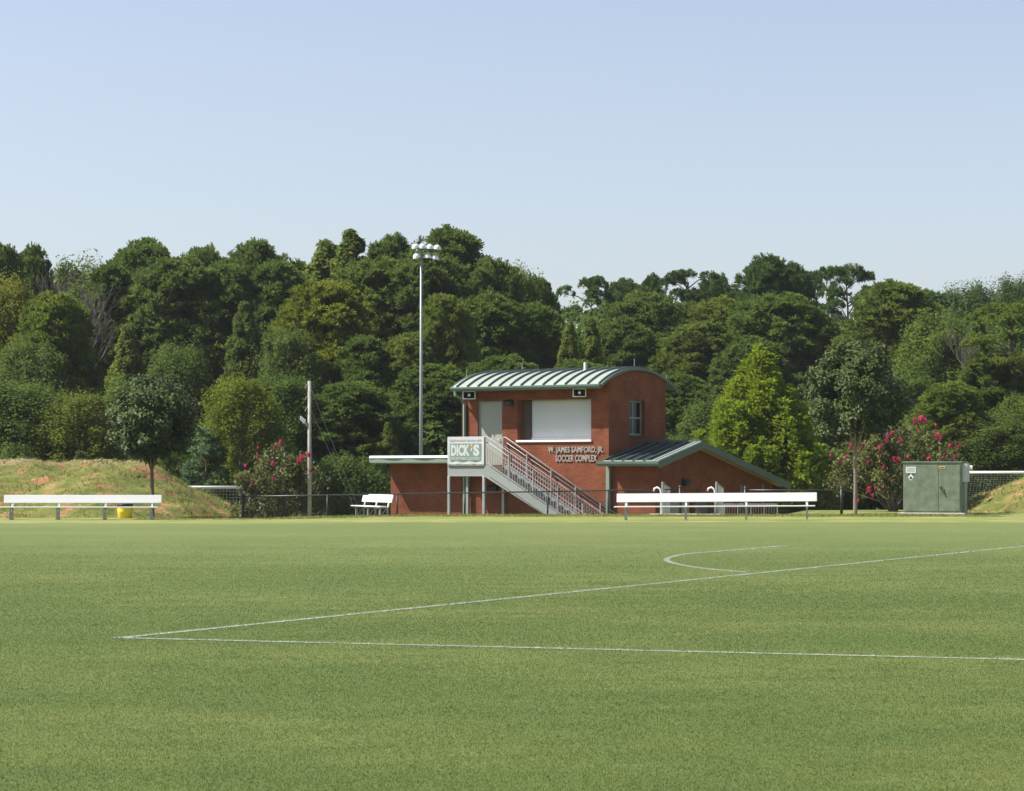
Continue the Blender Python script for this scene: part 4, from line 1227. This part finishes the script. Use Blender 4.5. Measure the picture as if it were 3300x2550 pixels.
def make_tree(kind, seed):
    """returns (trunk mesh, crown mesh, height, width)"""
    global rng
    rng = np.random.default_rng(seed); rd = random.Random(seed)
    cl = []; m_ = MB()
    if kind == 'pine':
        H, Wd = 16.0, 6.2
        for k in range(270):
            t = rd.random() ** .8; z = H * (.40 + .58 * t)
            rmax = 3.0 * (1 - .55 * max(0, t - .35) / .65) * (.55 + .45 * min(1, t / .35)) * (1 if t < .93 else .5)
            a = rd.random() * 6.283; r = rmax * (.25 + .75 * math.sqrt(rd.random()))
            s_ = rd.uniform(.24, .62)
            cl.append(((r * math.cos(a), r * math.sin(a), z + .5 * s_ * (rd.random() - .5)), (s_ * .9, s_ * .9, s_ * 1.25)))
        for k in range(5): cl.append(((rd.uniform(-.8, .8), rd.uniform(-.8, .8), H * .955 + rd.uniform(-.3, .25)), (.7, .7, .5)))
        V_, F_, off = [], [], 0
        for c, s_ in cl:
            d = sphere_pts(15); d[:, 2] = np.where(d[:, 2] < -.45, -d[:, 2], d[:, 2])
            p = np.array(c) + d * np.array(s_) * rng.uniform(.4, 1.15, (15, 1))
            nn = d + np.array([0, 0, .35])
            v, f = needle_tris(p, nn + np.array([0, 0, .25]), .38, .036, 22, .62)
            V_.append(v); F_.append(f + off); off += len(v)
        limbs(m_, H, .26, [c for c, _ in cl[::2]], H * .95, .008, .06)
        mt = ('pine', 'bark')
    elif kind == 'openpine':
        H, Wd = 16.0, 6.4
        for k in range(34):
            t = rd.random(); z = H * (.62 + .36 * t)
            rmax = 3.1 * math.sqrt(max(.08, 1 - (abs(t - .45) / .62) ** 2)); a = rd.random() * 6.283; r = rmax * math.sqrt(rd.random())
            s_ = rd.uniform(.5, .95); cl.append(((r * math.cos(a), r * math.sin(a), z), (s_, s_, s_ * .6)))
        for k in range(5):
            a = rd.random() * 6.283; s_ = rd.uniform(.4, .6)
            cl.append(((1.8 * math.cos(a), 1.8 * math.sin(a), H * rd.uniform(.44, .62)), (s_, s_, s_ * .5)))
        V_, F_, off = [], [], 0
        for c, s_ in cl:
            d = sphere_pts(30); d[:, 2] = np.abs(d[:, 2]) - .25
            p = np.array(c) + d * np.array(s_) * rng.uniform(.6, 1.0, (30, 1))
            v, f = needle_tris(p, d + np.array([0, 0, .35]), .32, .040, 20, .62)
            V_.append(v); F_.append(f + off); off += len(v)
        limbs(m_, H, .26, [c for c, _ in cl], H * .94, .012, .06)
        mt = ('pine', 'bark')
    elif kind in ('broad', 'poplar', 'bush'):
        if kind == 'broad': H, Wd, z0, nc, sz = 12.0, 6.6, .16, 190, (.35, .80)
        elif kind == 'poplar': H, Wd, z0, nc, sz = 13.0, 5.0, .10, 190, (.40, .75)
        else: H, Wd, z0, nc, sz = 5.0, 5.2, .08, 90, (.30, .65)
        for k in range(nc):
            t = rd.random() ** .85; z = H * (z0 + (.93 - z0) * t)
            if kind == 'poplar': rmax = Wd / 2 * (1 - t) ** .78 * (.6 + .4 * min(1, t / .15)) + .12
            else: rmax = (Wd / 2 - .5) * math.sqrt(max(.03, 1 - ((t - .42) / .62) ** 2))
            a = rd.random() * 6.283; r = rmax * (.35 + .65 * math.sqrt(rd.random())); s_ = rd.uniform(*sz) * (1 if kind != 'poplar' else (1 - .70 * t))
            cl.append(((r * math.cos(a), r * math.sin(a), z), (s_ * .92, s_ * .92, s_ * 1.15)))
        V_, F_, off = [], [], 0
        for c, s_ in cl:
            nl = {'broad': 270, 'bush': 300, 'poplar': 280}[kind]
            d = sphere_pts(nl); p = np.array(c) + d * np.array(s_) * (rng.uniform(.2, 1.75, (nl, 1)) ** .65)
            v, f = leaf_tris(p, d * .9 + np.array([0, 0, .5]), .078, .48)
            V_.append(v); F_.append(f + off); off += len(v)
        limbs(m_, H, .18 if kind != 'bush' else .08, [c for c, _ in cl[::2]], H * .82, .012, .05)
        mt = ('broad', 'bark')
    elif kind == 'cedar':
        H, Wd = 8.0, 4.2
        V_, F_, off = [], [], 0; tops = []
        for k in range(120):
            t = rd.random() ** 1.2; z = H * (.03 + .94 * t); rmax = Wd / 2 * (1 - t) ** .85 + .08; a = rd.random() * 6.283
            n_ = 30; rr_ = rmax * np.sqrt(rng.uniform(.04, 1, n_))
            p = np.stack([rr_ * math.cos(a) + rng.normal(0, .10, n_), rr_ * math.sin(a) + rng.normal(0, .10, n_), z + rr_ * .16 + rng.normal(0, .07, n_)], 1)
            nn = np.array([math.cos(a) * .7, math.sin(a) * .7, .5])[None].repeat(n_, 0)
            v, f = needle_tris(p, nn, .26, .04, 4, .5)
            V_.append(v); F_.append(f + off); off += len(v); tops.append((rmax * .6 * math.cos(a), rmax * .6 * math.sin(a), z))
        limbs(m_, H, .12, tops[::3], H * .95, .004, .025, .1)
        mt = ('cedar', 'bark')
    elif kind == 'cypress':
        H, Wd = 8.4, 5.0
        V_, F_, off = [], [], 0; tops = []
        for k in range(190):
            t = rd.random() ** 1.25; a = rd.random() * 6.283
            prof = (1 - t) ** .85 * (.72 + .28 * min(1, t / .2))
            r = Wd / 2 * prof * (.25 + .75 * math.sqrt(rd.random()))
            bx_, by_, bz_ = r * math.cos(a), r * math.sin(a), H * (.08 + .80 * t)
            hgt = rd.uniform(1.1, 2.3); n_ = 80
            u_ = rng.uniform(0, 1, n_); rr_ = .24 * (1 - u_) ** .8 + .02
            aa = rng.uniform(0, 6.283, n_)
            p = np.stack([bx_ * (1 + .10 * u_) + rr_ * np.cos(aa), by_ * (1 + .10 * u_) + rr_ * np.sin(aa), bz_ + hgt * (u_ - .35)], 1)
            nn = np.stack([np.cos(aa) * .5, np.sin(aa) * .5, np.full(n_, .9)], 1)
            v, f = needle_tris(p, nn, .22, .03, 6, .3)
            V_.append(v); F_.append(f + off); off += len(v); tops.append((bx_, by_, bz_ + hgt * .3))
        limbs(m_, H, .16, tops[::3], H * .9, .004, .03, .6)
        mt = ('cypress', 'bark')
    elif kind == 'dead':
        H, Wd = 13.0, 5.5
        def br(p, d, L, r, dep):
            e = p + d * L; md = p.lerp(e, .5) + Vector((rd.uniform(-1, 1), rd.uniform(-1, 1), rd.uniform(-.3, .6))) * L * .07
            m_.tube([p, md, e], [r, r * .75, r * .5], 5 if dep < 2 else 4, cap=False)
            if dep < 5:
                for k in range((5, 4, 4, 3, 3)[dep]):
                    nd = (d + Vector((rd.uniform(-1, 1), rd.uniform(-1, 1), rd.uniform(-.2, .7))) * (.62 if dep else .95)).normalized()
                    br(e if k < 2 else p.lerp(e, rd.uniform(.45, .95) if dep else rd.uniform(.72, .97)), nd, L * (rd.uniform(.55, .75) if dep else rd.uniform(.22, .32)), r * (.55 if dep else .5), dep + 1)
        br(Vector((0, 0, 0)), Vector((.02, 0, 1)), H * .56, .20, 0)
        V_ = None; mt = (None, 'bark_dead')
        z_m = max(v[2] for v in m_.v); H = z_m; Wd = max(v[0] for v in m_.v) - min(v[0] for v in m_.v)
    tm_ = m_.mesh('trunk'); tm_.materials.append(M[mt[1]])
    tm_.polygons.foreach_set('use_smooth', [True] * len(tm_.polygons))
    cm_ = None
    if V_ is not None:
        V_ = np.vstack(V_); F_ = np.vstack(F_)
        cm_ = fast_mesh('crown', V_, F_); cm_.materials.append(M[mt[0]])
        H = float(np.percentile(V_[:, 2], 99.7)); Wd = float(np.percentile(V_[:, 0], 99) - np.percentile(V_[:, 0], 1))
    return tm_, cm_, H, Wd

PROTO = {}
for kind, seeds in (('pine', (11, 12, 13, 14, 15)), ('openpine', (21, 22)), ('broad', (31, 32, 33)), ('poplar', (41, 42)), ('bush', (51, 52)), ('cedar', (61,)), ('cypress', (71,)), ('dead', (81,))):
    PROTO[kind] = [make_tree(kind, s_) for s_ in seeds]
NAMES = {'pine': 'pine_tree', 'openpine': 'pine_tree', 'broad': 'broadleaf_tree', 'poplar': 'poplar_tree', 'bush': 'bush', 'cedar': 'cedar_tree', 'cypress': 'cypress_tree', 'dead': 'dead_tree'}
CATS = {'pine': 'tree', 'openpine': 'tree', 'broad': 'tree', 'poplar': 'tree', 'bush': 'bush', 'cedar': 'tree', 'cypress': 'tree', 'dead': 'tree'}
SC = 3300 / 2184.0
tr_rd = random.Random(5)
NK = {}
def tree(kind, x, ytop, Y, w, label, tint=(1, 1, 1), group='trees of the wood behind the building'):
    px, py, wp = x * SC, ytop * SC, w * SC * (1.36 if kind in ('pine', 'openpine', 'broad') else 1.12)
    k = NK.get(kind, 0); NK[kind] = k + 1
    tm_, cm_, H, Wd = PROTO[kind][k % len(PROTO[kind])]
    X = xa(px, Y); g0 = tz(X, Y)
    hh = za(py, Y) - g0; ww = wp / F * Y
    e = empty(NAMES[kind], (X, Y, g0 - .05), tr_rd.uniform(0, 6.283))
    e.scale = (ww / Wd, ww / Wd, hh / H)
    tag(e, label, CATS[kind], group)
    t = put('trunk', tm_, None, e)
    if cm_:
        c = put('crown', cm_, None, e); c.color = (*tint, 1)
    else:
        bpy.context.view_layer.update()
    return e

DK, BL = (.90, .96, .90), (.60, .74, .86)     # darker kinds of pine / distance haze tinted into the far pines
YG, LG = (1.6, 1.25, .75), (1.3, 1.2, 1.0)
tree('pine', 8, 526, 136, 78, 'dark pine cut off by the left edge, on the skyline', DK)
tree('pine', 68, 529, 139, 80, 'narrow dark pine on the skyline, second from the left edge', DK)
tree('broad', 165, 556, 143, 150, 'rounded dark crown directly behind the bare grey tree')
tree('dead', 172, 568, 129, 190, 'bare grey dead tree with spreading branches at upper left')
tree('pine', 312, 516, 141, 145, 'tall spreading pine, highest left of the utility pole', DK)
tree('pine', 240, 566, 134, 120, 'dark pine just right of the bare grey tree', DK)
tree('pine', 432, 530, 143, 100, 'rounded skyline pine with a bare brown patch, right of the tallest left pine', DK)
tree('dead', 428, 572, 137, 150, 'small leafless snag in front of the rounded skyline pine')
tree('pine', 545, 519, 141, 125, 'broad skyline pine at the left of the skyline dip')
tree('pine', 628, 562, 143, 110, 'pine filling the skyline dip left of the pointed poplars')
tree('poplar', 700, 520, 142, 230, 'slim twin-topped poplar on the skyline', LG)
tree('poplar', 752, 497, 139, 215, 'pointed light green poplar rising above the skyline', LG)
tree('pine', 838, 507, 142, 115, 'skyline pine left of the floodlight lamps', DK)
tree('pine', 962, 494, 139, 175, 'highest broad pine on the skyline, right of the floodlight lamps')
tree('pine', 905, 545, 133, 150, 'green pine directly behind the floodlight lamps')
tree('pine', 1050, 556, 134, 110, 'pine stepping down right of the highest skyline pine')
tree('broad', 1108, 573, 137, 100, 'leafy tree on the falling skyline above the barrel roof', (1.1, 1.1, .9))
tree('pine', 1150, 596, 138, 80, 'last pine before the low notch in the skyline', DK)
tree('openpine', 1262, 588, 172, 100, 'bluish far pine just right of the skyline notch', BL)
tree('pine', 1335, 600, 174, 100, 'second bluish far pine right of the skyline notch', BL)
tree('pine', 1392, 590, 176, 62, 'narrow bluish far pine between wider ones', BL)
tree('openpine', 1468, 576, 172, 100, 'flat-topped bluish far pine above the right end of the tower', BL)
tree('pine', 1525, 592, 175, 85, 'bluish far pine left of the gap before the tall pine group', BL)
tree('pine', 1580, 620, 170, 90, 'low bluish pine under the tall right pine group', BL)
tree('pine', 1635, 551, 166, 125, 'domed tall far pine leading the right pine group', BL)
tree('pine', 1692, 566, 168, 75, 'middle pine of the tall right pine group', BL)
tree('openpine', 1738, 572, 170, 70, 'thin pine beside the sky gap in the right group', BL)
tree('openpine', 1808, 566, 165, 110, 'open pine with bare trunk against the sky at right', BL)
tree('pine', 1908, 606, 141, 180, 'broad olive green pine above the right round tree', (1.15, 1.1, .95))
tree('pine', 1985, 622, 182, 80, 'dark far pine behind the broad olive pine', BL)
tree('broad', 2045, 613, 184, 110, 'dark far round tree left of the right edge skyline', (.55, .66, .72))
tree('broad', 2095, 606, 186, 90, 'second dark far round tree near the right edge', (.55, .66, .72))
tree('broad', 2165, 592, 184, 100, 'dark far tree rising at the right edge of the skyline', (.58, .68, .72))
tree('openpine', 2160, 640, 119, 150, 'tall near pine with a bare pale trunk at the right edge', (1.2, 1.15, .95))
# middle of the wood
tree('broad', 22, 596, 123, 130, 'yellow green leafy tree at the left edge, below the skyline', YG)
tree('pine', 118, 628, 121, 130, 'feathery green pine below the bare grey tree', (1.25, 1.2, .9))
tree('broad', 70, 730, 118, 140, 'mid green tree in the wood above the left mound')
tree('pine', 375, 552, 134, 180, 'broad pine below and right of the tallest left pine')
tree('pine', 488, 558, 135, 140, 'dark pine left of the pointed mid green tree', DK)
tree('pine', 592, 562, 135, 150, 'grey green pine below the skyline dip', (.95, 1.0, .95))
tree('poplar', 270, 700, 118, 110, 'light yellowish poplar behind the left round tree', LG)
tree('broad', 385, 735, 122, 120, 'dark tree behind the left round tree, right of the poplar', DK)
tree('poplar', 520, 648, 121, 125, 'pointed mid green tree in the left centre of the wood')
tree('pine', 692, 603, 124, 160, 'yellow green pine above the utility pole', (1.5, 1.25, .7))
tree('broad', 612, 700, 120, 120, 'leafy tree left of the yellow green pine')
tree('pine', 800, 556, 134, 165, 'pine behind and left of the floodlight pole', (1.1, 1.1, .95))
tree('pine', 950, 632, 123, 105, 'light green pine right of the floodlight pole', LG)
tree('pine', 872, 715, 121, 100, 'low pine branching left of the floodlight pole', LG)
tree('pine', 780, 720, 121, 130, 'dark pine behind the tip of the utility pole', DK)
tree('pine', 1040, 632, 130, 150, 'dense dark pine above the barrel roof', DK)
tree('pine', 1135, 650, 131, 130, 'dark pine above the middle of the barrel roof', DK)
tree('poplar', 1215, 690, 128, 80, 'slim pale tree over the right half of the barrel roof', LG)
tree('poplar', 1262, 682, 130, 90, 'pale green tree right of the slim pale one', LG)
tree('pine', 1385, 628, 151, 170, 'wide green pine below the bluish skyline pines')
tree('pine', 1330, 680, 146, 120, 'pine between the pale trees and the wide green pine')
tree('pine', 1495, 690, 143, 160, 'olive pine right of the tower gable', (1.15, 1.1, .9))
tree('pine', 1530, 640, 150, 140, 'pine with yellowish top right of the wide green pine', (1.25, 1.15, .85))
tree('pine', 1660, 630, 147, 180, 'large rounded pine below the tall right pine group', (1.0, 1.05, .95))
tree('pine', 1735, 672, 146, 120, 'shaded pine between the cypress and the right round tree', DK)
tree('pine', 1600, 720, 138, 130, 'dark pine directly behind the bright cypress', DK)
tree('broad', 1995, 668, 136, 130, 'green leafy tree right of the right round tree', (1.1, 1.1, .9))
tree('dead', 2078, 690, 131, 130, 'grey leafless tree near the right edge')
tree('poplar', 2085, 665, 133, 70, 'thin grey green tree near the right edge', (.9, 1.0, .95))
tree('pine', 2110, 760, 120, 130, 'green pine below the thin grey green tree')
# lower trees in front of the wood
tree('broad', 40, 815, 108, 190, 'dark wide tree behind the left bench mound', (.95, 1.0, .9))
tree('broad', 168, 838, 107, 150, 'yellowish bushy tree above the left mound crown', (1.35, 1.2, .8))
tree('broad', 300, 810, 111, 140, 'dark leafy tree behind the left round tree trunk', DK)
tree('broad', 512, 806, 105, 130, 'bright yellow green tree between the round tree and utility pole', (1.35, 1.22, .62))
tree('broad', 600, 800, 112, 130, 'dark leafy tree left of the utility pole', (.9, 1, .9))
tree('pine', 745, 815, 113, 150, 'shaded pine right of the utility pole', DK)
tree('poplar', 828, 902, 111, 85, 'small light tree above the left end of the flat roof', (1.25, 1.2, .9))
tree('pine', 930, 780, 117, 150, 'dark pine behind the floodlight pole foot', DK)
tree('pine', 1070, 760, 119, 150, 'dark pine just behind the barrel roof', DK)
tree('pine', 1230, 770, 122, 150, 'dark pine behind the apex of the barrel roof', DK)
tree('pine', 1450, 800, 127, 130, 'layered pine right beside the tower wall', (1.0, 1.05, .9))
tree('broad', 1525, 850, 118, 130, 'low dark tree between the tower and the cypress', DK)
tree('broad', 1740, 850, 122, 120, 'dark tree between the cypress and right round tree', DK)
tree('pine', 2025, 815, 110, 105, 'small bright green pine above the right crape myrtle', (1.3, 1.25, .95))
tree('broad', 1945, 800, 116, 110, 'dark tree behind the right crape myrtle', DK)
tree('broad', 2110, 890, 109, 150, 'low green tree above the white goal at right')
tree('broad', 2185, 840, 112, 110, 'leafy tree filling the right edge above the goal', (1.05, 1.05, .9))
tree('cedar', 440, 912, 104, 140, 'blue green feathery cedar beside the left mound', (1.15, 1.3, 1.15))
tree('cedar', 176, 962, 104, 90, 'small yellow green conifer behind the left mound', (1.25, 1.1, .55))
tree('cypress', 1618, 752, 106, 268, 'bright yellow green cypress beside the low brick wing', group=None)
for k, (x, yt, Y, w, lb, tt) in enumerate([
        (250, 960, 106, 120, 'dark bush behind the crown of the left mound', DK), (355, 950, 107, 110, 'dark bush at the foot of the left round tree', DK),
        (35, 945, 104, 130, 'dark bush on the left mound skyline at the left edge', DK),
        (520, 950, 108, 110, 'dark bush right of the blue green cedar', DK), (590, 945, 106, 110, 'olive bush behind the left crape myrtle', (1.0, 1.0, .8)),
        (720, 970, 106, 120, 'dark bush right of the utility pole foot', DK), (790, 975, 106, 100, 'dark bush left of the flat roofed wing', DK),
        (1740, 960, 108, 140, 'dark bush between the cypress and the right round tree trunk', DK), (1700, 990, 104, 90, 'low olive bush at the foot of the cypress', (1.3, 1.2, .8)),
        (2060, 950, 112, 120, 'dark bush behind the green cabinet', DK), (2140, 965, 112, 110, 'dark bush above the right goal crossbar', DK), (1500, 930, 112, 110, 'dark bush against the tower wall', DK)]):
    tree('bush', x, yt, Y, w, lb, tt, 'bushes at the foot of the wood')

# depth of the wood: low mass of foliage and undergrowth seen between the trees
rng = np.random.default_rng(99)
def wood_mass(name, n_cl, Yr0, Yr1, topf, seed, per=60, label=''):
    global rng
    rng = np.random.default_rng(seed)
    px = rng.uniform(-300, 3600, n_cl); Y = rng.uniform(Yr0, Yr1, n_cl)
    X = xa(px, Y); g0 = terrain(X, Y)
    tp_ = za(np.array([topf(p) for p in px]), Y) + rng.normal(0, .5, n_cl)
    Z = g0 + .3 + (np.maximum(tp_ - g0, .8) - .3) * rng.uniform(0, 1, n_cl)
    c = np.column_stack([X, Y, Z]); s_ = rng.uniform(.8, 1.5, n_cl)
    d = sphere_pts(n_cl * per); p = np.repeat(c, per, 0) + d * np.repeat(s_, per)[:, None] * rng.uniform(.5, 1.05, (n_cl * per, 1))
    p[:, 2] = np.maximum(p[:, 2], terrain(p[:, 0], p[:, 1]) + .02)
    v, f = leaf_tris(p, d * .8 + np.array([0, 0, .5]), .17, .45)
    o_ = put(name, fast_mesh(name, v, f), M['broad']); o_.color = (.75, .85, .8, 1)
    return stuff(o_, label, 'foliage')
def top_back(p):
    return np.interp(p, [-300, 300, 900, 1400, 1700, 1800, 2300, 2620, 2760, 3000, 3600], [960, 950, 940, 930, 990, 1050, 1060, 1060, 1140, 1060, 1040])
wood_mass('far_wood', 4600, 150, 164, top_back, 5, 85, 'dark mass of far foliage seen between the trees')
wood_mass('undergrowth', 1300, 113, 121, lambda p: 1460 - 70 * math.sin(p * .011) , 6, 110, 'dark undergrowth along the foot of the wood')

# ---------------------------------------------------------------- garden trees close to the pitch
def magnolia(px, ybase, Y, y_top, y_crown0, wpx, seed, label, bark, forks):
    global rng
    rng = np.random.default_rng(seed); rd = random.Random(seed)
    X = xa(px, Y); z0 = tz(X, Y)
    e = empty('magnolia_tree', (X, Y, z0 - .02)); tag(e, label, 'tree', 'round-crowned trees beside the pitch')
    H = za(y_top, Y) - z0; c0 = za(y_crown0, Y) - z0; Wd = wpx / F * Y
    cz, rzv, rx_ = (H + c0) / 2, (H - c0) / 2, Wd / 2
    cls = []
    for k in range(230):
        d = np.array([rd.gauss(0, 1) for _ in range(3)]); d /= np.linalg.norm(d); r = .25 + .68 * rd.random() ** .45
        egg = 1.0 - .16 * d[2]
        cls.append((d[0] * r * rx_ * egg, d[1] * r * rx_ * egg, cz + d[2] * r * rzv))
    V_, F_, off = [], [], 0
    for c in cls:
        n_ = 90; d = sphere_pts(n_); p = np.array(c) + d * np.array([.36, .36, .30]) * rng.uniform(.35, 1.08, (n_, 1))
        ctr = (np.array(c) - np.array([0, 0, cz])); ctr = ctr / (np.linalg.norm(ctr) + 1e-6)
        v, f = leaf_quads(p, d * .6 + ctr * .5 + np.array([0, 0, .5]), .078, .043, .5)
        V_.append(v); F_.append(f + off); off += len(v)
    cm_ = fast_mesh('crown', np.vstack(V_), np.vstack(F_)); put('crown', cm_, M['magnolia'], e)
    m_ = MB()
    zf = za(forks, Y) - z0
    m_.tube([(0, 0, -.1), (.01, 0, zf * .5), (-.01, 0, zf)], [.085, .068, .06], 10, cap=False)
    for k in range(6):
        a = k * 1.05 + .4; t = (rx_ * .55 * math.cos(a), rx_ * .55 * math.sin(a), cz + rzv * rd.uniform(-.2, .5))
        mid = (t[0] * .42, t[1] * .42, zf + (t[2] - zf) * .5)
        m_.tube([(-.01, 0, zf - .04), mid, t], [.042, .03, .012], 6, cap=False)
    for c in cls[::4]:
        m_.tube([(0, 0, cz * .8), (c[0] * .5, c[1] * .5, (cz * .8 + c[2]) / 2 + .1), c], [.018, .012, .005], 4, cap=False)
    m_.build('trunk', bark, e, smooth=True)
    return e
magnolia(490, 1663, 82.9, 1198, 1482, 285, 201, 'round glossy dark green tree standing before the left clay mound', M['bark'], 1512)
magnolia(2756, 1655, 86.6, 1090, 1430, 345, 202, 'round glossy green tree left of the green cabinet', M['bark_pale'], 1455)

def crape(px, Y, y_top, wpx, seed, label, nstem, tint, flowers):
    global rng
    rng = np.random.default_rng(seed); rd = random.Random(seed)
    X = xa(px, Y); z0 = tz(X, Y)
    e = empty('crape_myrtle', (X, Y, z0 - .02)); tag(e, label, 'shrub', 'flowering crape myrtles')
    H = za(y_top, Y) - z0; Wd = wpx / F * Y
    tips = []; m_ = MB()
    for k in range(nstem):
        a = rd.random() * 6.283; s_ = math.sqrt(rd.random()); t = rd.random()
        r = Wd / 2 * .86 * s_; zt = H * (.99 - .50 * s_ ** 2.2) * (1 - .62 * t ** 1.5)
        tips.append((r * math.cos(a), r * math.sin(a), max(.35, zt)))
    for k, t in enumerate(tips):
        if k % 2 == 0:
            m_.tube([(rd.uniform(-.12, .12), rd.uniform(-.12, .12), -.05), (t[0] * .3, t[1] * .3, t[2] * .5), t], [.03, .022, .008], 5, cap=False)
    m_.build('trunk', M['bark_pale'], e, smooth=True)
    V_, F_, off = [], [], 0
    for t in tips:
        for sub in range(3):
            c = np.array(t) + rng.normal(0, .22, 3); n_ = 85; d = sphere_pts(n_)
            p = c + d * np.array([.34, .34, .36]) * rng.uniform(.2, 1.1, (n_, 1))
            p[:, 2] = np.maximum(p[:, 2], .05)
            v, f = leaf_quads(p, d * .6 + np.array([0, 0, .6]), .072, .042, .7)
            V_.append(v); F_.append(f + off); off += len(v)
    c_ = put('crown', fast_mesh('crown', np.vstack(V_), np.vstack(F_)), M['crape'], e); c_.color = (*tint, 1)
    for fx, fy, fs in flowers:
        p = at(fx, fy, Y) - Vector(e.location)
        yy_ = -math.sqrt(max(.05, (Wd / 2 * .8) ** 2 - min(p.x ** 2, (Wd / 2 * .74) ** 2))) * 1.12
        cen = np.array([p.x * (1 + yy_ / Y), yy_, p.z])
        n_ = 95; d = sphere_pts(n_)
        v, f = leaf_quads(cen + d * np.array([.75, .75, 1.15]) * min(fs * 1.2, .165) * rng.uniform(.3, 1, (n_, 1)), d, .030, .024, .5)
        put('flower_cluster', fast_mesh('flower_cluster', v, f), M['flower'], e)
    return e
fl_l = [(550 + x / 3.069, 1150 + y / 3.069, s_ * .75) for x, y, s_ in ((1135, 855, .13), (1075, 900, .09), (895, 990, .09), (768, 1075, .08), (1055, 1060, .13), (1060, 1205, .09), (1320, 1010, .17), (1345, 995, .14), (1395, 970, .12), (1300, 1045, .09), (1412, 1125, .09), (905, 905, .06), (700, 1185, .06), (845, 1250, .06))]
crape(905, 89.5, 1425, 330, 301, 'olive crape myrtle with a few red flowers in front of the utility pole', 40, (1.0, 1.0, .8), fl_l)
fl_r = [(2500 + x / 2.6, 1050 + y / 2.6, s_) for x, y, s_ in ((1140, 790, .15), (1085, 805, .10), (1175, 805, .12), (1110, 860, .06), (585, 970, .14), (595, 1015, .10), (850, 965, .10), (895, 910, .09), (865, 920, .08), (800, 1028, .16), (955, 970, .12), (940, 1125, .17), (910, 1120, .10), (1295, 925, .14), (1340, 945, .08), (1430, 1010, .10), (1450, 1000, .08), (1505, 1015, .09), (1400, 1075, .10), (1345, 1105, .15), (1465, 1100, .09), (435, 1080, .08), (560, 1100, .06), (505, 1145, .05), (830, 1180, .09), (715, 1370, .14), (765, 1360, .07), (630, 1385, .06), (640, 1465, .07), (745, 1420, .06), (820, 1365, .06), (1210, 1115, .10), (1030, 1100, .07), (1285, 845, .06), (655, 1030, .07), (710, 1150, .07))]
crape(2878, 92.4, 1352, 430, 302, 'large crape myrtle full of pink flowers behind the green cabinet', 64, (1.1, 1.05, .9), fl_r)


# ---------------------------------------------------------------- humid air
hz = MB().box(-420, 420, -40, 400, -3.0, 34.0)
hm = bpy.data.materials.new('haze'); hm.use_nodes = True
hn, hl = nodes_of(hm); hn.clear()
ho = hn.new('ShaderNodeOutputMaterial'); pv = hn.new('ShaderNodeVolumePrincipled')
pv.inputs['Color'].default_value = (0.90, 0.95, 1.0, 1); pv.inputs['Density'].default_value = 0.00014; pv.inputs['Anisotropy'].default_value = 0.2
hl.new(pv.outputs[0], ho.inputs['Volume'])
stuff(hz.build('haze', hm), 'thin summer haze over the pitch and wood', 'haze')
scene.cycles.volume_bounces = 0
